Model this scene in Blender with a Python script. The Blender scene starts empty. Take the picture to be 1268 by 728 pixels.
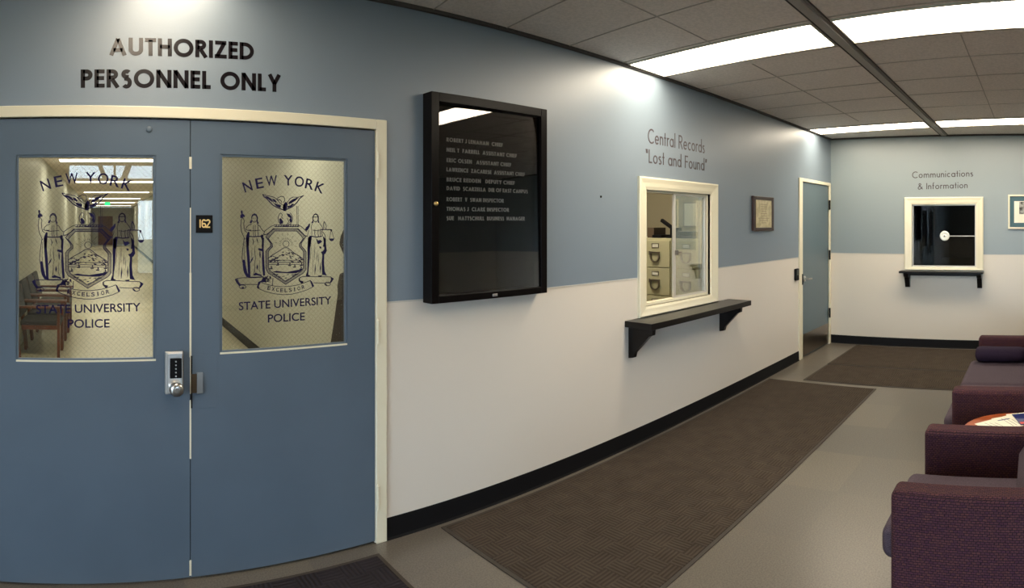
import bpy, bmesh, math, random
from math import sin, cos, tan, pi, radians, atan2, hypot
from mathutils import Vector, Matrix
random.seed(7)
SC = bpy.context.scene
COL = SC.collection
SC.render.engine = 'CYCLES'
# ------------------------------------------------------------------ camera (swept panorama: a cylindrical lens)
F = 760.0            # photograph pixels per radian
HZ = 276.0           # horizon row
TC = (634 - 90) / F  # heading of the middle of the frame from +y towards +x
cam_d = bpy.data.cameras.new('camera'); cam = bpy.data.objects.new('camera', cam_d); COL.objects.link(cam)
cam.location = (0, 0, 1.65); cam.rotation_euler = (pi / 2, 0, -TC)
cam_d.type = 'PANO'; cam_d.panorama_type = 'CENTRAL_CYLINDRICAL'
cam_d.central_cylindrical_range_u_min = -634 / F; cam_d.central_cylindrical_range_u_max = 634 / F
cam_d.central_cylindrical_range_v_min = -(728 - HZ) / F; cam_d.central_cylindrical_range_v_max = HZ / F
cam_d.central_cylindrical_radius = 1.0
cam_d.clip_start = 0.02
SC.camera = cam
# ------------------------------------------------------------------ sky, exposure
SKY_STRENGTH = 9.0
PANEL = 15.0
PANEL_CORRIDOR = 11.0
PANEL_OFFICE = 12.0
world = bpy.data.worlds.new('sky'); SC.world = world; world.use_nodes = True
nt = world.node_tree; bg = nt.nodes['Background']
bg.inputs[0].default_value = (0.62, 0.78, 1.0, 1); bg.inputs[1].default_value = SKY_STRENGTH
SC.view_settings.view_transform = 'Standard'; SC.view_settings.look = 'None'
SC.view_settings.exposure = 0.55; SC.view_settings.gamma = 1.0; SC.view_settings.use_curve_mapping = False
SC.cycles.use_denoising = True
try: SC.cycles.denoiser = 'OPENIMAGEDENOISE'
except Exception: pass
SC.cycles.max_bounces = 10; SC.cycles.diffuse_bounces = 6; SC.cycles.glossy_bounces = 5
SC.cycles.transparent_max_bounces = 16; SC.cycles.sample_clamp_indirect = 6.0
SC.cycles.caustics_reflective = False; SC.cycles.caustics_refractive = False
# the room: long wall at y = W, end wall at x = EX, ceiling at CH
W = 2.79; EX = 8.0; CH = 2.81; WX = -3.4; SY = -5.5
def th(px): return (px - 90) / F
def wl(px, py):      # reading of the photograph: place on the long wall (x, z)
    r = W / cos(th(px)); return (W * tan(th(px)), 1.65 - (py - HZ) / F * r)
def bk(px, py):      # place on the end wall (y, z)
    r = EX / sin(th(px)); return (r * cos(th(px)), 1.65 - (py - HZ) / F * r)
# ------------------------------------------------------------------ materials
def mat(name, color, rough=0.5, metal=0.0, spec=0.5, noise=0.0, nscale=20, bump=0.0, bscale=200, color2=None, coat=0.0):
    m = bpy.data.materials.new(name); m.use_nodes = True
    n = m.node_tree.nodes; l = m.node_tree.links; b = n['Principled BSDF']
    b.inputs['Base Color'].default_value = (*color, 1); b.inputs['Roughness'].default_value = rough
    b.inputs['Metallic'].default_value = metal; b.inputs['Specular IOR Level'].default_value = spec
    if coat: b.inputs['Coat Weight'].default_value = coat
    tc = n.new('ShaderNodeTexCoord')
    if noise or color2:
        t = n.new('ShaderNodeTexNoise'); t.inputs['Scale'].default_value = nscale; t.inputs['Detail'].default_value = 5
        l.new(tc.outputs['Object'], t.inputs['Vector'])
        r = n.new('ShaderNodeMixRGB'); c2 = color2 or tuple(c * (1 - noise) for c in color)
        r.inputs[1].default_value = (*color, 1); r.inputs[2].default_value = (*c2, 1)
        cr = n.new('ShaderNodeValToRGB'); cr.color_ramp.elements[0].position = 0.4; cr.color_ramp.elements[1].position = 0.62
        l.new(t.outputs['Fac'], cr.inputs['Fac']); l.new(cr.outputs['Color'], r.inputs[0]); l.new(r.outputs[0], b.inputs['Base Color'])
    if bump:
        t2 = n.new('ShaderNodeTexNoise'); t2.inputs['Scale'].default_value = bscale; t2.inputs['Detail'].default_value = 3
        l.new(tc.outputs['Object'], t2.inputs['Vector'])
        bp = n.new('ShaderNodeBump'); bp.inputs['Strength'].default_value = bump; bp.inputs['Distance'].default_value = 0.002
        l.new(t2.outputs['Fac'], bp.inputs['Height']); l.new(bp.outputs['Normal'], b.inputs['Normal'])
    return m
def emis(name, color, s):
    m = bpy.data.materials.new(name); m.use_nodes = True
    n = m.node_tree.nodes; l = m.node_tree.links; n.remove(n['Principled BSDF'])
    e = n.new('ShaderNodeEmission'); e.inputs[0].default_value = (*color, 1); e.inputs[1].default_value = s
    l.new(e.outputs[0], n['Material Output'].inputs[0]); return m
def glass(name, refl=1.0, tint=(1, 1, 1), wired=False, rough=0.0):
    m = bpy.data.materials.new(name); m.use_nodes = True
    n = m.node_tree.nodes; l = m.node_tree.links; n.remove(n['Principled BSDF'])
    tr = n.new('ShaderNodeBsdfTransparent'); tr.inputs[0].default_value = (*tint, 1)
    gl = n.new('ShaderNodeBsdfGlossy'); gl.inputs['Roughness'].default_value = rough; gl.inputs[0].default_value = (1, 1, 1, 1)
    fr = n.new('ShaderNodeFresnel'); fr.inputs['IOR'].default_value = 1.5
    mu = n.new('ShaderNodeMath'); mu.operation = 'MULTIPLY'; mu.inputs[1].default_value = refl; mu.use_clamp = True
    mx = n.new('ShaderNodeMixShader'); l.new(fr.outputs[0], mu.inputs[0]); l.new(mu.outputs[0], mx.inputs[0])
    l.new(tr.outputs[0], mx.inputs[1]); l.new(gl.outputs[0], mx.inputs[2]); out = mx
    if wired:                      # fine diamond wire cast in the pane
        tc = n.new('ShaderNodeTexCoord'); sp = n.new('ShaderNodeSeparateXYZ'); l.new(tc.outputs['Object'], sp.inputs[0])
        vals = []
        for sg in (1, -1):
            a = n.new('ShaderNodeMath'); a.operation = 'MULTIPLY_ADD'; a.inputs[1].default_value = sg * 1.0
            l.new(sp.outputs['X'], a.inputs[0]); l.new(sp.outputs['Z'], a.inputs[2])
            b = n.new('ShaderNodeMath'); b.operation = 'PINGPONG'; b.inputs[1].default_value = 0.0125; l.new(a.outputs[0], b.inputs[0])
            c = n.new('ShaderNodeMath'); c.operation = 'LESS_THAN'; c.inputs[1].default_value = 0.0011; l.new(b.outputs[0], c.inputs[0]); vals.append(c)
        s = n.new('ShaderNodeMath'); s.operation = 'MAXIMUM'; l.new(vals[0].outputs[0], s.inputs[0]); l.new(vals[1].outputs[0], s.inputs[1])
        k = n.new('ShaderNodeMath'); k.operation = 'MULTIPLY'; k.inputs[1].default_value = 0.11; l.new(s.outputs[0], k.inputs[0])
        d = n.new('ShaderNodeBsdfDiffuse'); d.inputs[0].default_value = (0.34, 0.35, 0.28, 1)
        m2 = n.new('ShaderNodeMixShader'); l.new(k.outputs[0], m2.inputs[0]); l.new(mx.outputs[0], m2.inputs[1]); l.new(d.outputs[0], m2.inputs[2]); out = m2
    l.new(out.outputs[0], n['Material Output'].inputs[0]); return m
def wall_mat(name, top, bottom, zc, rough):
    m = mat(name, top, rough=rough, spec=1.0, bump=0.12, bscale=160)
    n = m.node_tree.nodes; l = m.node_tree.links; b = n['Principled BSDF']
    g = n.new('ShaderNodeNewGeometry'); s = n.new('ShaderNodeSeparateXYZ'); l.new(g.outputs['Position'], s.inputs[0])
    c = n.new('ShaderNodeMath'); c.operation = 'GREATER_THAN'; c.inputs[1].default_value = zc; l.new(s.outputs['Z'], c.inputs[0])
    x = n.new('ShaderNodeMixRGB'); x.inputs[1].default_value = (*bottom, 1); x.inputs[2].default_value = (*top, 1)
    l.new(c.outputs[0], x.inputs[0]); l.new(x.outputs[0], b.inputs['Base Color']); return m
RAIL = 1.235
BLUE = (0.185, 0.235, 0.285); CREAM = (0.66, 0.62, 0.52)
M = {}
M['wall'] = wall_mat('two_tone_wall_paint', BLUE, (0.70, 0.645, 0.565), RAIL, 0.42)
M['back_wall'] = wall_mat('two_tone_end_wall_paint', (0.24, 0.285, 0.295), (0.66, 0.60, 0.50), RAIL, 0.4)
M['door'] = mat('blue_door_paint', (0.100, 0.136, 0.178), rough=0.36, noise=0.06, nscale=3, bump=0.08, bscale=260)
M['door_far'] = mat('blue_grey_door_paint', (0.105, 0.150, 0.175), rough=0.4, bump=0.05)
M['cream'] = mat('cream_gloss_paint', (0.76, 0.71, 0.54), rough=0.35, bump=0.04)
M['rail'] = mat('paint_line', (0.55, 0.52, 0.46), rough=0.5)
M['black'] = mat('black_rubber', (0.005, 0.005, 0.006), rough=0.6, spec=0.15)
M['shelf'] = mat('black_laminate', (0.006, 0.005, 0.005), rough=0.3, spec=0.2)
M['blackwood'] = mat('black_lacquer', (0.004, 0.003, 0.003), rough=0.3, spec=0.12)
M['ceil'] = mat('mineral_tile', (0.88, 0.79, 0.74), rough=0.9, noise=0.12, nscale=60, bump=0.5, bscale=260)
M['joint'] = mat('tile_joint', (0.48, 0.42, 0.38), rough=0.8)
M['angle'] = mat('dark_wall_angle', (0.07, 0.06, 0.055), rough=0.8)
M['tbar'] = mat('t_bar_grey', (0.34, 0.31, 0.28), rough=0.6)
M['panel'] = emis('lit_diffuser', (1.0, 0.87, 0.68), PANEL)
M['panel_dim'] = emis('lit_diffuser_dimmed', (1.0, 0.84, 0.64), PANEL * .55)  # emission cut to weaken this fixture's glow on the wall
M['panel_c'] = emis('lit_corridor_diffuser', (1.0, 0.91, 0.76), PANEL_CORRIDOR)
M['panel_o'] = emis('lit_office_diffuser', (1.0, 0.88, 0.68), PANEL_OFFICE)
M['housing'] = mat('fixture_housing', (0.6, 0.57, 0.5), rough=0.5)
M['silver'] = mat('brushed_steel', (0.62, 0.60, 0.57), rough=0.28, metal=1.0)
M['steel_dark'] = mat('dull_steel', (0.30, 0.27, 0.24), rough=0.4, metal=1.0)
M['kick'] = mat('kick_plate_steel', (0.23, 0.19, 0.15), rough=0.3, metal=1.0)
M['brass'] = mat('brass', (0.75, 0.52, 0.2), rough=0.3, metal=1.0)
M['rust'] = mat('brown_worn_steel', (0.06, 0.038, 0.018), rough=0.6, metal=0.3)
M['vinyl'] = mat('black_gloss_vinyl', (0.008, 0.006, 0.008), rough=0.2, spec=0.4)
M['letter'] = mat('dark_brown_lettering', (0.05, 0.035, 0.04), rough=0.3)
M['decal'] = mat('navy_decal', (0.012, 0.010, 0.050), rough=0.7, spec=0.1)
M['white'] = mat('white_letters', (0.95, 0.93, 0.86), rough=0.6)
M['felt'] = mat('black_felt', (0.012, 0.012, 0.011), rough=0.95)
M['gold'] = mat('gold_digits', (0.85, 0.62, 0.25), rough=0.4)
M['glass_wired'] = glass('wired_glass', 0.9, (0.93, 0.95, 0.9), wired=True)
M['glass_board'] = glass('board_glass', 1.0, (0.9, 0.9, 0.9))
M['glass'] = glass('clear_glass', 0.45, (0.95, 0.96, 0.94))
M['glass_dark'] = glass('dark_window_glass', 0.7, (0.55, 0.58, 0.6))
M['alu'] = mat('pale_aluminium', (0.62, 0.60, 0.54), rough=0.35, metal=0.3)
M['olive'] = mat('office_wall_paint', (0.40, 0.36, 0.25), rough=0.7)
M['corr'] = mat('corridor_wall_paint', (0.50, 0.50, 0.44), rough=0.5)
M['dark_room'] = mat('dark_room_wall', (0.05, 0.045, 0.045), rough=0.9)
M['cabinet'] = mat('putty_enamel', (0.52, 0.49, 0.31), rough=0.4)
M['cabinet_gap'] = mat('cabinet_shadow_gap', (0.2, 0.18, 0.11), rough=0.6)
M['wood'] = mat('reddish_wood', (0.16, 0.045, 0.02), rough=0.35, noise=0.4, nscale=8)
M['table'] = mat('orange_wood_table', (0.36, 0.085, 0.025), rough=0.3, noise=0.25, nscale=12)
M['seatdark'] = mat('charcoal_upholstery', (0.045, 0.045, 0.05), rough=0.9, bump=0.4)
M['paper'] = mat('paper', (0.82, 0.80, 0.68), rough=0.7)
M['ink'] = mat('printed_ink', (0.25, 0.25, 0.26), rough=0.7)
M['blueprint'] = mat('blue_cover', (0.02, 0.03, 0.14), rough=0.4)
M['redprint'] = mat('red_cover', (0.6, 0.05, 0.03), rough=0.4)
M['parch'] = mat('parchment', (0.62, 0.54, 0.33), rough=0.25, noise=0.25, nscale=18)
M['plaquewood'] = mat('dark_walnut', (0.035, 0.014, 0.010), rough=0.3)
M['teal'] = mat('teal_mount', (0.06, 0.13, 0.16), rough=0.8)
M['photo'] = mat('grey_photo_print', (0.35, 0.36, 0.34), rough=0.6, noise=0.9, nscale=30)
M['clear'] = mat('clear_plastic', (0.75, 0.78, 0.74), rough=0.2)
M['exit'] = emis('lit_green_sign', (0.05, 1.0, 0.3), 1.2)
M['bark'] = mat('bare_bark', (0.09, 0.07, 0.055), rough=0.9)
M['grass'] = mat('winter_ground', (0.22, 0.22, 0.16), rough=0.95, noise=0.4, nscale=1)
M['carpaint'] = mat('silver_car_paint', (0.5, 0.52, 0.56), rough=0.2, metal=0.6)
M['tyre'] = mat('tyre', (0.02, 0.02, 0.02), rough=0.8)
def fabric(name, c1, c2, c3, sx, sy, bumpd=0.003):
    m = bpy.data.materials.new(name); m.use_nodes = True
    n = m.node_tree.nodes; l = m.node_tree.links; b = n['Principled BSDF']; b.inputs['Roughness'].default_value = 0.85
    b.inputs['Specular IOR Level'].default_value = 0.2
    tc = n.new('ShaderNodeTexCoord'); s = n.new('ShaderNodeSeparateXYZ'); l.new(tc.outputs['Object'], s.inputs[0])
    def mm(op, a, bv):
        q = n.new('ShaderNodeMath'); q.operation = op
        for i, v in enumerate((a, bv)):
            if v is None: continue
            if isinstance(v, (int, float)): q.inputs[i].default_value = v
            else: l.new(v, q.inputs[i])
        return q.outputs[0]
    gn = n.new('ShaderNodeNewGeometry'); ns = n.new('ShaderNodeSeparateXYZ'); l.new(gn.outputs['Normal'], ns.inputs[0])
    top = mm('GREATER_THAN', mm('ABSOLUTE', ns.outputs['Z'], None), 0.7); side = mm('SUBTRACT', 1.0, top)
    u = mm('ADD', mm('MULTIPLY', s.outputs['X'], side), s.outputs['Y'])
    zz = mm('ADD', mm('MULTIPLY', s.outputs['Z'], side), mm('MULTIPLY', s.outputs['X'], top))
    jn = n.new('ShaderNodeTexNoise'); jn.inputs['Scale'].default_value = 60; l.new(tc.outputs['Object'], jn.inputs['Vector'])
    u = mm('ADD', u, mm('MULTIPLY', jn.outputs['Fac'], 0.012))
    cb = n.new('ShaderNodeCombineXYZ'); l.new(u, cb.inputs[0]); l.new(s.outputs['Z'], cb.inputs[1])
    w = mm('ADD', zz, mm('MULTIPLY', jn.outputs['Fac'], 0.006)); l.new(w, cb.inputs[1])
    br = n.new('ShaderNodeTexBrick'); br.inputs['Scale'].default_value = 1.0; br.inputs['Brick Width'].default_value = sx
    br.inputs['Row Height'].default_value = sy; br.inputs['Mortar Size'].default_value = 0.0016; br.inputs['Mortar Smooth'].default_value = 0.6
    br.inputs['Color1'].default_value = (*c1, 1); br.inputs['Color2'].default_value = (*c2, 1); br.inputs['Mortar'].default_value = (*c3, 1)
    l.new(cb.outputs[0], br.inputs['Vector'])
    no = n.new('ShaderNodeTexNoise'); no.inputs['Scale'].default_value = 90; l.new(tc.outputs['Object'], no.inputs['Vector'])
    x = n.new('ShaderNodeMixRGB'); x.blend_type = 'MULTIPLY'; x.inputs[0].default_value = 0.45
    l.new(br.outputs['Color'], x.inputs[1]); l.new(no.outputs['Fac'], x.inputs[2]); l.new(x.outputs[0], b.inputs['Base Color'])
    bp = n.new('ShaderNodeBump'); bp.inputs['Strength'].default_value = 0.6; bp.inputs['Distance'].default_value = bumpd; bp.invert = True
    l.new(br.outputs['Fac'], bp.inputs['Height']); l.new(bp.outputs['Normal'], b.inputs['Normal'])
    return m
M['maroon'] = fabric('maroon_basket_weave', (0.115, 0.042, 0.042), (0.075, 0.026, 0.045), (0.016, 0.007, 0.012), 0.017, 0.0095)
M['cushion'] = fabric('faded_plum_fabric', (0.16, 0.125, 0.155), (0.14, 0.108, 0.135), (0.07, 0.05, 0.07), 0.006, 0.005, 0.001)
M['bolster'] = fabric('dark_plum_fabric', (0.045, 0.026, 0.058), (0.04, 0.022, 0.05), (0.02, 0.012, 0.03), 0.006, 0.005, 0.001)
def floor_mat():
    m = bpy.data.materials.new('speckled_vinyl_tile'); m.use_nodes = True
    n = m.node_tree.nodes; l = m.node_tree.links; b = n['Principled BSDF']; b.inputs['Roughness'].default_value = 0.3
    tc = n.new('ShaderNodeTexCoord')
    mp = n.new('ShaderNodeMapping'); l.new(tc.outputs['Object'], mp.inputs[0]); mp.inputs['Location'].default_value = (0.1, 0.02, 0)
    br = n.new('ShaderNodeTexBrick'); br.offset = 0.0; br.inputs['Scale'].default_value = 1.0; br.inputs['Brick Width'].default_value = 0.61; br.inputs['Row Height'].default_value = 0.61
    br.inputs['Mortar Size'].default_value = 0.0015; br.inputs['Color1'].default_value = (0.140, 0.126, 0.104, 1); br.inputs['Color2'].default_value = (0.108, 0.099, 0.088, 1)
    br.inputs['Mortar'].default_value = (0.12, 0.11, 0.09, 1); l.new(mp.outputs[0], br.inputs['Vector'])
    no = n.new('ShaderNodeTexNoise'); no.inputs['Scale'].default_value = 120; no.inputs['Detail'].default_value = 6; l.new(tc.outputs['Object'], no.inputs['Vector'])
    cr = n.new('ShaderNodeValToRGB'); cr.color_ramp.elements[0].position = 0.38; cr.color_ramp.elements[1].position = 0.62
    cr.color_ramp.elements[0].color = (0.72, 0.70, 0.68, 1); cr.color_ramp.elements[1].color = (1.15, 1.12, 1.05, 1); l.new(no.outputs['Fac'], cr.inputs['Fac'])
    x = n.new('ShaderNodeMixRGB'); x.blend_type = 'MULTIPLY'; x.inputs[0].default_value = 1.0
    l.new(br.outputs['Color'], x.inputs[1]); l.new(cr.outputs[0], x.inputs[2]); l.new(x.outputs[0], b.inputs['Base Color'])
    return m
M['floor'] = floor_mat()
def mat_mat(name, c1, c2):
    m = bpy.data.materials.new(name); m.use_nodes = True
    n = m.node_tree.nodes; l = m.node_tree.links; b = n['Principled BSDF']; b.inputs['Roughness'].default_value = 0.95; b.inputs['Specular IOR Level'].default_value = 0.1
    tc = n.new('ShaderNodeTexCoord')
    ck = n.new('ShaderNodeTexChecker'); ck.inputs['Scale'].default_value = 9.0; l.new(tc.outputs['Object'], ck.inputs['Vector'])
    w1 = n.new('ShaderNodeTexWave'); w1.bands_direction = 'X'; w1.inputs['Scale'].default_value = 14; w1.inputs['Distortion'].default_value = 1.0; l.new(tc.outputs['Object'], w1.inputs['Vector'])
    w2 = n.new('ShaderNodeTexWave'); w2.bands_direction = 'Y'; w2.inputs['Scale'].default_value = 14; w2.inputs['Distortion'].default_value = 1.0; l.new(tc.outputs['Object'], w2.inputs['Vector'])
    mx = n.new('ShaderNodeMixRGB'); l.new(ck.outputs['Fac'], mx.inputs[0]); l.new(w1.outputs['Color'], mx.inputs[1]); l.new(w2.outputs['Color'], mx.inputs[2])
    no = n.new('ShaderNodeTexNoise'); no.inputs['Scale'].default_value = 8; no.inputs['Detail'].default_value = 6; l.new(tc.outputs['Object'], no.inputs['Vector'])
    ad = n.new('ShaderNodeMixRGB'); ad.inputs[0].default_value = 0.55; l.new(mx.outputs[0], ad.inputs[1]); l.new(no.outputs['Fac'], ad.inputs[2])
    cr = n.new('ShaderNodeMixRGB'); cr.inputs[1].default_value = (*c1, 1); cr.inputs[2].default_value = (*c2, 1); l.new(ad.outputs[0], cr.inputs[0]); l.new(cr.outputs[0], b.inputs['Base Color'])
    bp = n.new('ShaderNodeBump'); bp.inputs['Strength'].default_value = 0.8; bp.inputs['Distance'].default_value = 0.004; l.new(mx.outputs[0], bp.inputs['Height']); l.new(bp.outputs['Normal'], b.inputs['Normal'])
    return m
M['mat'] = mat_mat('brown_ribbed_carpet', (0.018, 0.013, 0.010), (0.088, 0.070, 0.054))
M['mat_dark'] = mat_mat('charcoal_ribbed_carpet', (0.012, 0.011, 0.013), (0.035, 0.03, 0.035))
M['mat_edge'] = mat('rubber_mat_border', (0.035, 0.027, 0.02), rough=0.7)
# ------------------------------------------------------------------ helpers
def bx(bm, lo, hi, mtx=None):
    vs = [bm.verts.new((x, y, z)) for x in (lo[0], hi[0]) for y in (lo[1], hi[1]) for z in (lo[2], hi[2])]
    for f in ((0, 1, 3, 2), (4, 6, 7, 5), (0, 4, 5, 1), (2, 3, 7, 6), (0, 2, 6, 4), (1, 5, 7, 3)): bm.faces.new([vs[i] for i in f])
    if mtx is not None:
        for v in vs: v.co = mtx @ v.co
    return vs
def prism(bm, pts, f0, f1):         # pts 2-D outline; f0/f1 map (u, v) to the two end faces
    a = [bm.verts.new(f0(*p)) for p in pts]; b = [bm.verts.new(f1(*p)) for p in pts]
    n = len(pts)
    try:
        bm.faces.new(a); bm.faces.new(b[::-1])
    except ValueError: pass
    for i in range(n): bm.faces.new((a[i], b[i], b[(i + 1) % n], a[(i + 1) % n]))
def tube(bm, p0, p1, r0, r1=None, seg=12, cap=True):
    r1 = r0 if r1 is None else r1
    p0 = Vector(p0); p1 = Vector(p1); d = (p1 - p0).normalized(); a = d.orthogonal().normalized(); b = d.cross(a)
    A = []; B = []
    for i in range(seg):
        t = 2 * pi * i / seg; o = a * cos(t) + b * sin(t); A.append(bm.verts.new(p0 + o * r0)); B.append(bm.verts.new(p1 + o * r1))
    for i in range(seg): bm.faces.new((A[i], A[(i + 1) % seg], B[(i + 1) % seg], B[i]))
    if cap: bm.faces.new(A[::-1]); bm.faces.new(B)
def lathe(bm, prof, c, axis='Z', seg=24):   # prof: (r, h) from the axis
    rings = []
    for r, h in prof:
        ring = []
        for i in range(seg):
            t = 2 * pi * i / seg; u, v = r * cos(t), r * sin(t)
            p = {'Z': (u, v, h), 'Y': (u, h, v), 'X': (h, u, v)}[axis]
            ring.append(bm.verts.new((c[0] + p[0], c[1] + p[1], c[2] + p[2])))
        rings.append(ring)
    for a, b in zip(rings, rings[1:]):
        for i in range(seg): bm.faces.new((a[i], a[(i + 1) % seg], b[(i + 1) % seg], b[i]))
    bm.faces.new(rings[0][::-1]); bm.faces.new(rings[-1])
def obj(name, bm, m, parent=None, bevel=0.0, seg=2, smooth=False, kind=None, loc=None):
    if isinstance(bm, bpy.types.Mesh): me = bm
    else:
        bmesh.ops.recalc_face_normals(bm, faces=bm.faces[:])
        me = bpy.data.meshes.new(name)
        if loc is not None: bmesh.ops.translate(bm, verts=bm.verts[:], vec=-Vector(loc))
        bm.to_mesh(me); bm.free()
    for q in (m if isinstance(m, (list, tuple)) else [m]): me.materials.append(q)
    o = bpy.data.objects.new(name, me); COL.objects.link(o)
    if loc is not None: o.location = loc
    if parent is not None:
        o.parent = parent
        if loc is None: o.matrix_parent_inverse = Matrix.Translation(parent.location).inverted() if not parent.parent else Matrix.Identity(4)
    if bevel:
        b = o.modifiers.new('bevel', 'BEVEL'); b.width = bevel; b.segments = seg; b.harden_normals = True; b.limit_method = 'ANGLE'; b.angle_limit = radians(40)
        smooth = True
    if smooth:
        for p in me.polygons: p.use_smooth = True
        if not bevel or seg < 3:
            pass
    if kind: o['kind'] = kind
    return o
def BM(): return bmesh.new()
def box(name, lo, hi, m, parent=None, bevel=0.0, seg=2, kind=None):
    b = BM(); bx(b, lo, hi); return obj(name, b, m, parent, bevel, seg, kind=kind)
def thing(name, label, cat, loc=(0, 0, 0), group=None):
    o = bpy.data.objects.new(name, None); COL.objects.link(o); o.location = loc; o.empty_display_size = 0.1
    o['label'] = label; o['category'] = cat
    if group: o['group'] = group
    return o
def tag(o, label, cat, group=None):
    o['label'] = label; o['category'] = cat
    if group: o['group'] = group
    return o
def copy_tree(o, parent=None):
    c = o.copy(); COL.objects.link(c)
    if parent is not None: c.parent = parent
    for ch in list(o.children): copy_tree(ch, c)
    return c
def struct(name, b, m, parent=None, bevel=0.0): return obj(name, b, m, parent, bevel, kind='structure')
def holes(u0, u1, z0, z1, hs):      # rectangles of a wall round its openings
    us = sorted({u0, u1, *[h[0] for h in hs], *[h[1] for h in hs]}); out = []
    for a, b in zip(us, us[1:]):
        cuts = sorted([(h[2], h[3]) for h in hs if h[0] < (a + b) / 2 < h[1]]); z = z0
        for c0, c1 in cuts:
            if c0 > z + 1e-6: out.append((a, b, z, c0))
            z = c1
        if z1 > z + 1e-6: out.append((a, b, z, z1))
    return out
# ------------------------------------------------------------------ room shell
TH = 0.12
DX0, DX1, DZ = -0.42, 1.497, 2.13      # double door opening
RX0, RX1, RZ0, RZ1 = 3.765, 4.735, 1.01, 1.905   # records window
EX0, EX1, EZ = 6.925, 7.905, 2.155     # single door
b = BM()
for u0, u1, z0, z1 in holes(WX, EX + TH, 0, CH, [(DX0, DX1, 0, DZ), (RX0, RX1, RZ0, RZ1), (EX0, EX1, 0, EZ)]): bx(b, (u0, W, z0), (u1, W + TH, z1))
struct('wall_north', b, M['wall'])
CY0, CY1, CZ0, CZ1 = 0.795, 1.65, 1.07, 1.895
b = BM()
for u0, u1, z0, z1 in holes(SY, W, 0, CH, [(CY0, CY1, CZ0, CZ1)]): bx(b, (EX, u0, z0), (EX + TH, u1, z1))
struct('wall_east', b, M['back_wall'])
SWIN = [(-0.1, 2.5, 2.42, 2.74), (1.15, 2.5, 0.7, 2.1)]
b = BM()
for u0, u1, z0, z1 in holes(WX, EX + TH, 0, CH, SWIN): bx(b, (u0, SY - TH, z0), (u1, SY, z1))
struct('wall_south', b, M['back_wall'])
WWIN = (-3.6, 1.9, 0.35, 2.45)  # opening of an unseen window added for blue daylight on doors and floor
b = BM()
for u0, u1, z0, z1 in holes(SY - TH, W + TH, 0, CH, [WWIN]): bx(b, (WX - TH, u0, z0), (WX, u1, z1))
struct('wall_west', b, M['back_wall'])
# corridor frame: turned 3.2 degrees
PHI = 0.0566; CA0, CA1, CS1 = -1.17, 1.85, 46.0
def cr_(a, s, z): return (a * cos(PHI) + s * sin(PHI), -a * sin(PHI) + s * cos(PHI), z)
CM = Matrix.Rotation(-PHI, 4, 'Z')
b = BM(); bx(b, (WX - .3, SY - .3, -0.1), (EX + 3.5, W + TH, 0)); bx(b, (2.3, W + TH, -0.1), (EX + 3.5, 6.0, 0)); struct('floor', b, M['floor'])
b = BM(); bx(b, (CA0 - .3, W + .03, -0.1), (CA1 + .2, CS1, -.002), CM); struct('floor_corridor', b, mat('pale_corridor_floor', (0.60, 0.56, 0.42), rough=0.25))
b = BM(); bx(b, (WX - .2, SY - .2, CH), (EX + 3.5, W + TH, CH + .1)); bx(b, (2.3, W + TH, CH), (EX + 3.5, 6.0, CH + .1)); struct('ceiling', b, M['ceil'])
b = BM(); bx(b, (CA0 - .3, W + .03, CH + .002), (CA1 + .2, CS1, CH + .1), CM); struct('ceiling_corridor', b, M['ceil'])
b = BM(); bx(b, (CA0 - .1, W + .04, 0), (CA0, CS1, CH), CM); struct('wall_corridor_left', b, M['corr'])
b = BM(); bx(b, (CA1, W + TH + .04, 0), (CA1 + .1, CS1, CH), CM); struct('wall_corridor_right', b, M['corr'])
b = BM(); bx(b, (CA0 - .1, CS1, 0), (CA1 + .1, CS1 + .1, CH), CM); struct('wall_corridor_end', b, M['corr'])
b = BM(); bx(b, (CA1 - .012, W + TH + .15, 0), (CA1, CS1, 0.12), CM); struct('baseboard_corridor_right', b, M['black'])
# office behind the records window, and the dark room behind the end window
OX0, OX1, OY1 = 2.6, 6.25, 5.4
b = BM(); bx(b, (OX0 - .1, W + TH, 0), (OX0, OY1, CH)); bx(b, (OX1, W + TH, 0), (OX1 + .1, OY1, CH)); bx(b, (OX0, OY1, 0), (OX1, OY1 + .1, CH)); struct('wall_office', b, M['olive'])
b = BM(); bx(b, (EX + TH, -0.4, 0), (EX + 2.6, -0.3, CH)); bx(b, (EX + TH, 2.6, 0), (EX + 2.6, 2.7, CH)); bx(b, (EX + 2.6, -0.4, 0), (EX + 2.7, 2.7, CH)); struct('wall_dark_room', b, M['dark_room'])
b = BM(); bx(b, (EX0 - .1, W + TH, 0), (EX1 + .1, W + TH + .04, EZ + .1)); struct('wall_light_stop', b, M['dark_room'])  # unseen panel added behind the single door to stop outside light
# baseboards (rubber cove base)
def cove(name, runs, along):
    b = BM(); pr = [(0, 0), (0.016, 0), (0.010, 0.012), (0.006, 0.1), (0.004, 0.112), (0, 0.112)]
    for a, c in runs:
        if along == 'N': prism(b, pr, lambda u, v: (a, W - u, v), lambda u, v: (c, W - u, v))
        elif along == 'E': prism(b, pr, lambda u, v: (EX - u, a, v), lambda u, v: (EX - u, c, v))
        elif along == 'S': prism(b, pr, lambda u, v: (a, SY + u, v), lambda u, v: (c, SY + u, v))
    return struct(name, b, M['black'])
cove('baseboard_north', [(WX, DX0 - .065), (DX1 + .065, EX0 - .09)], 'N'); cove('baseboard_east', [(SY, W)], 'E'); cove('baseboard_south', [(WX, EX)], 'S')
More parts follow.
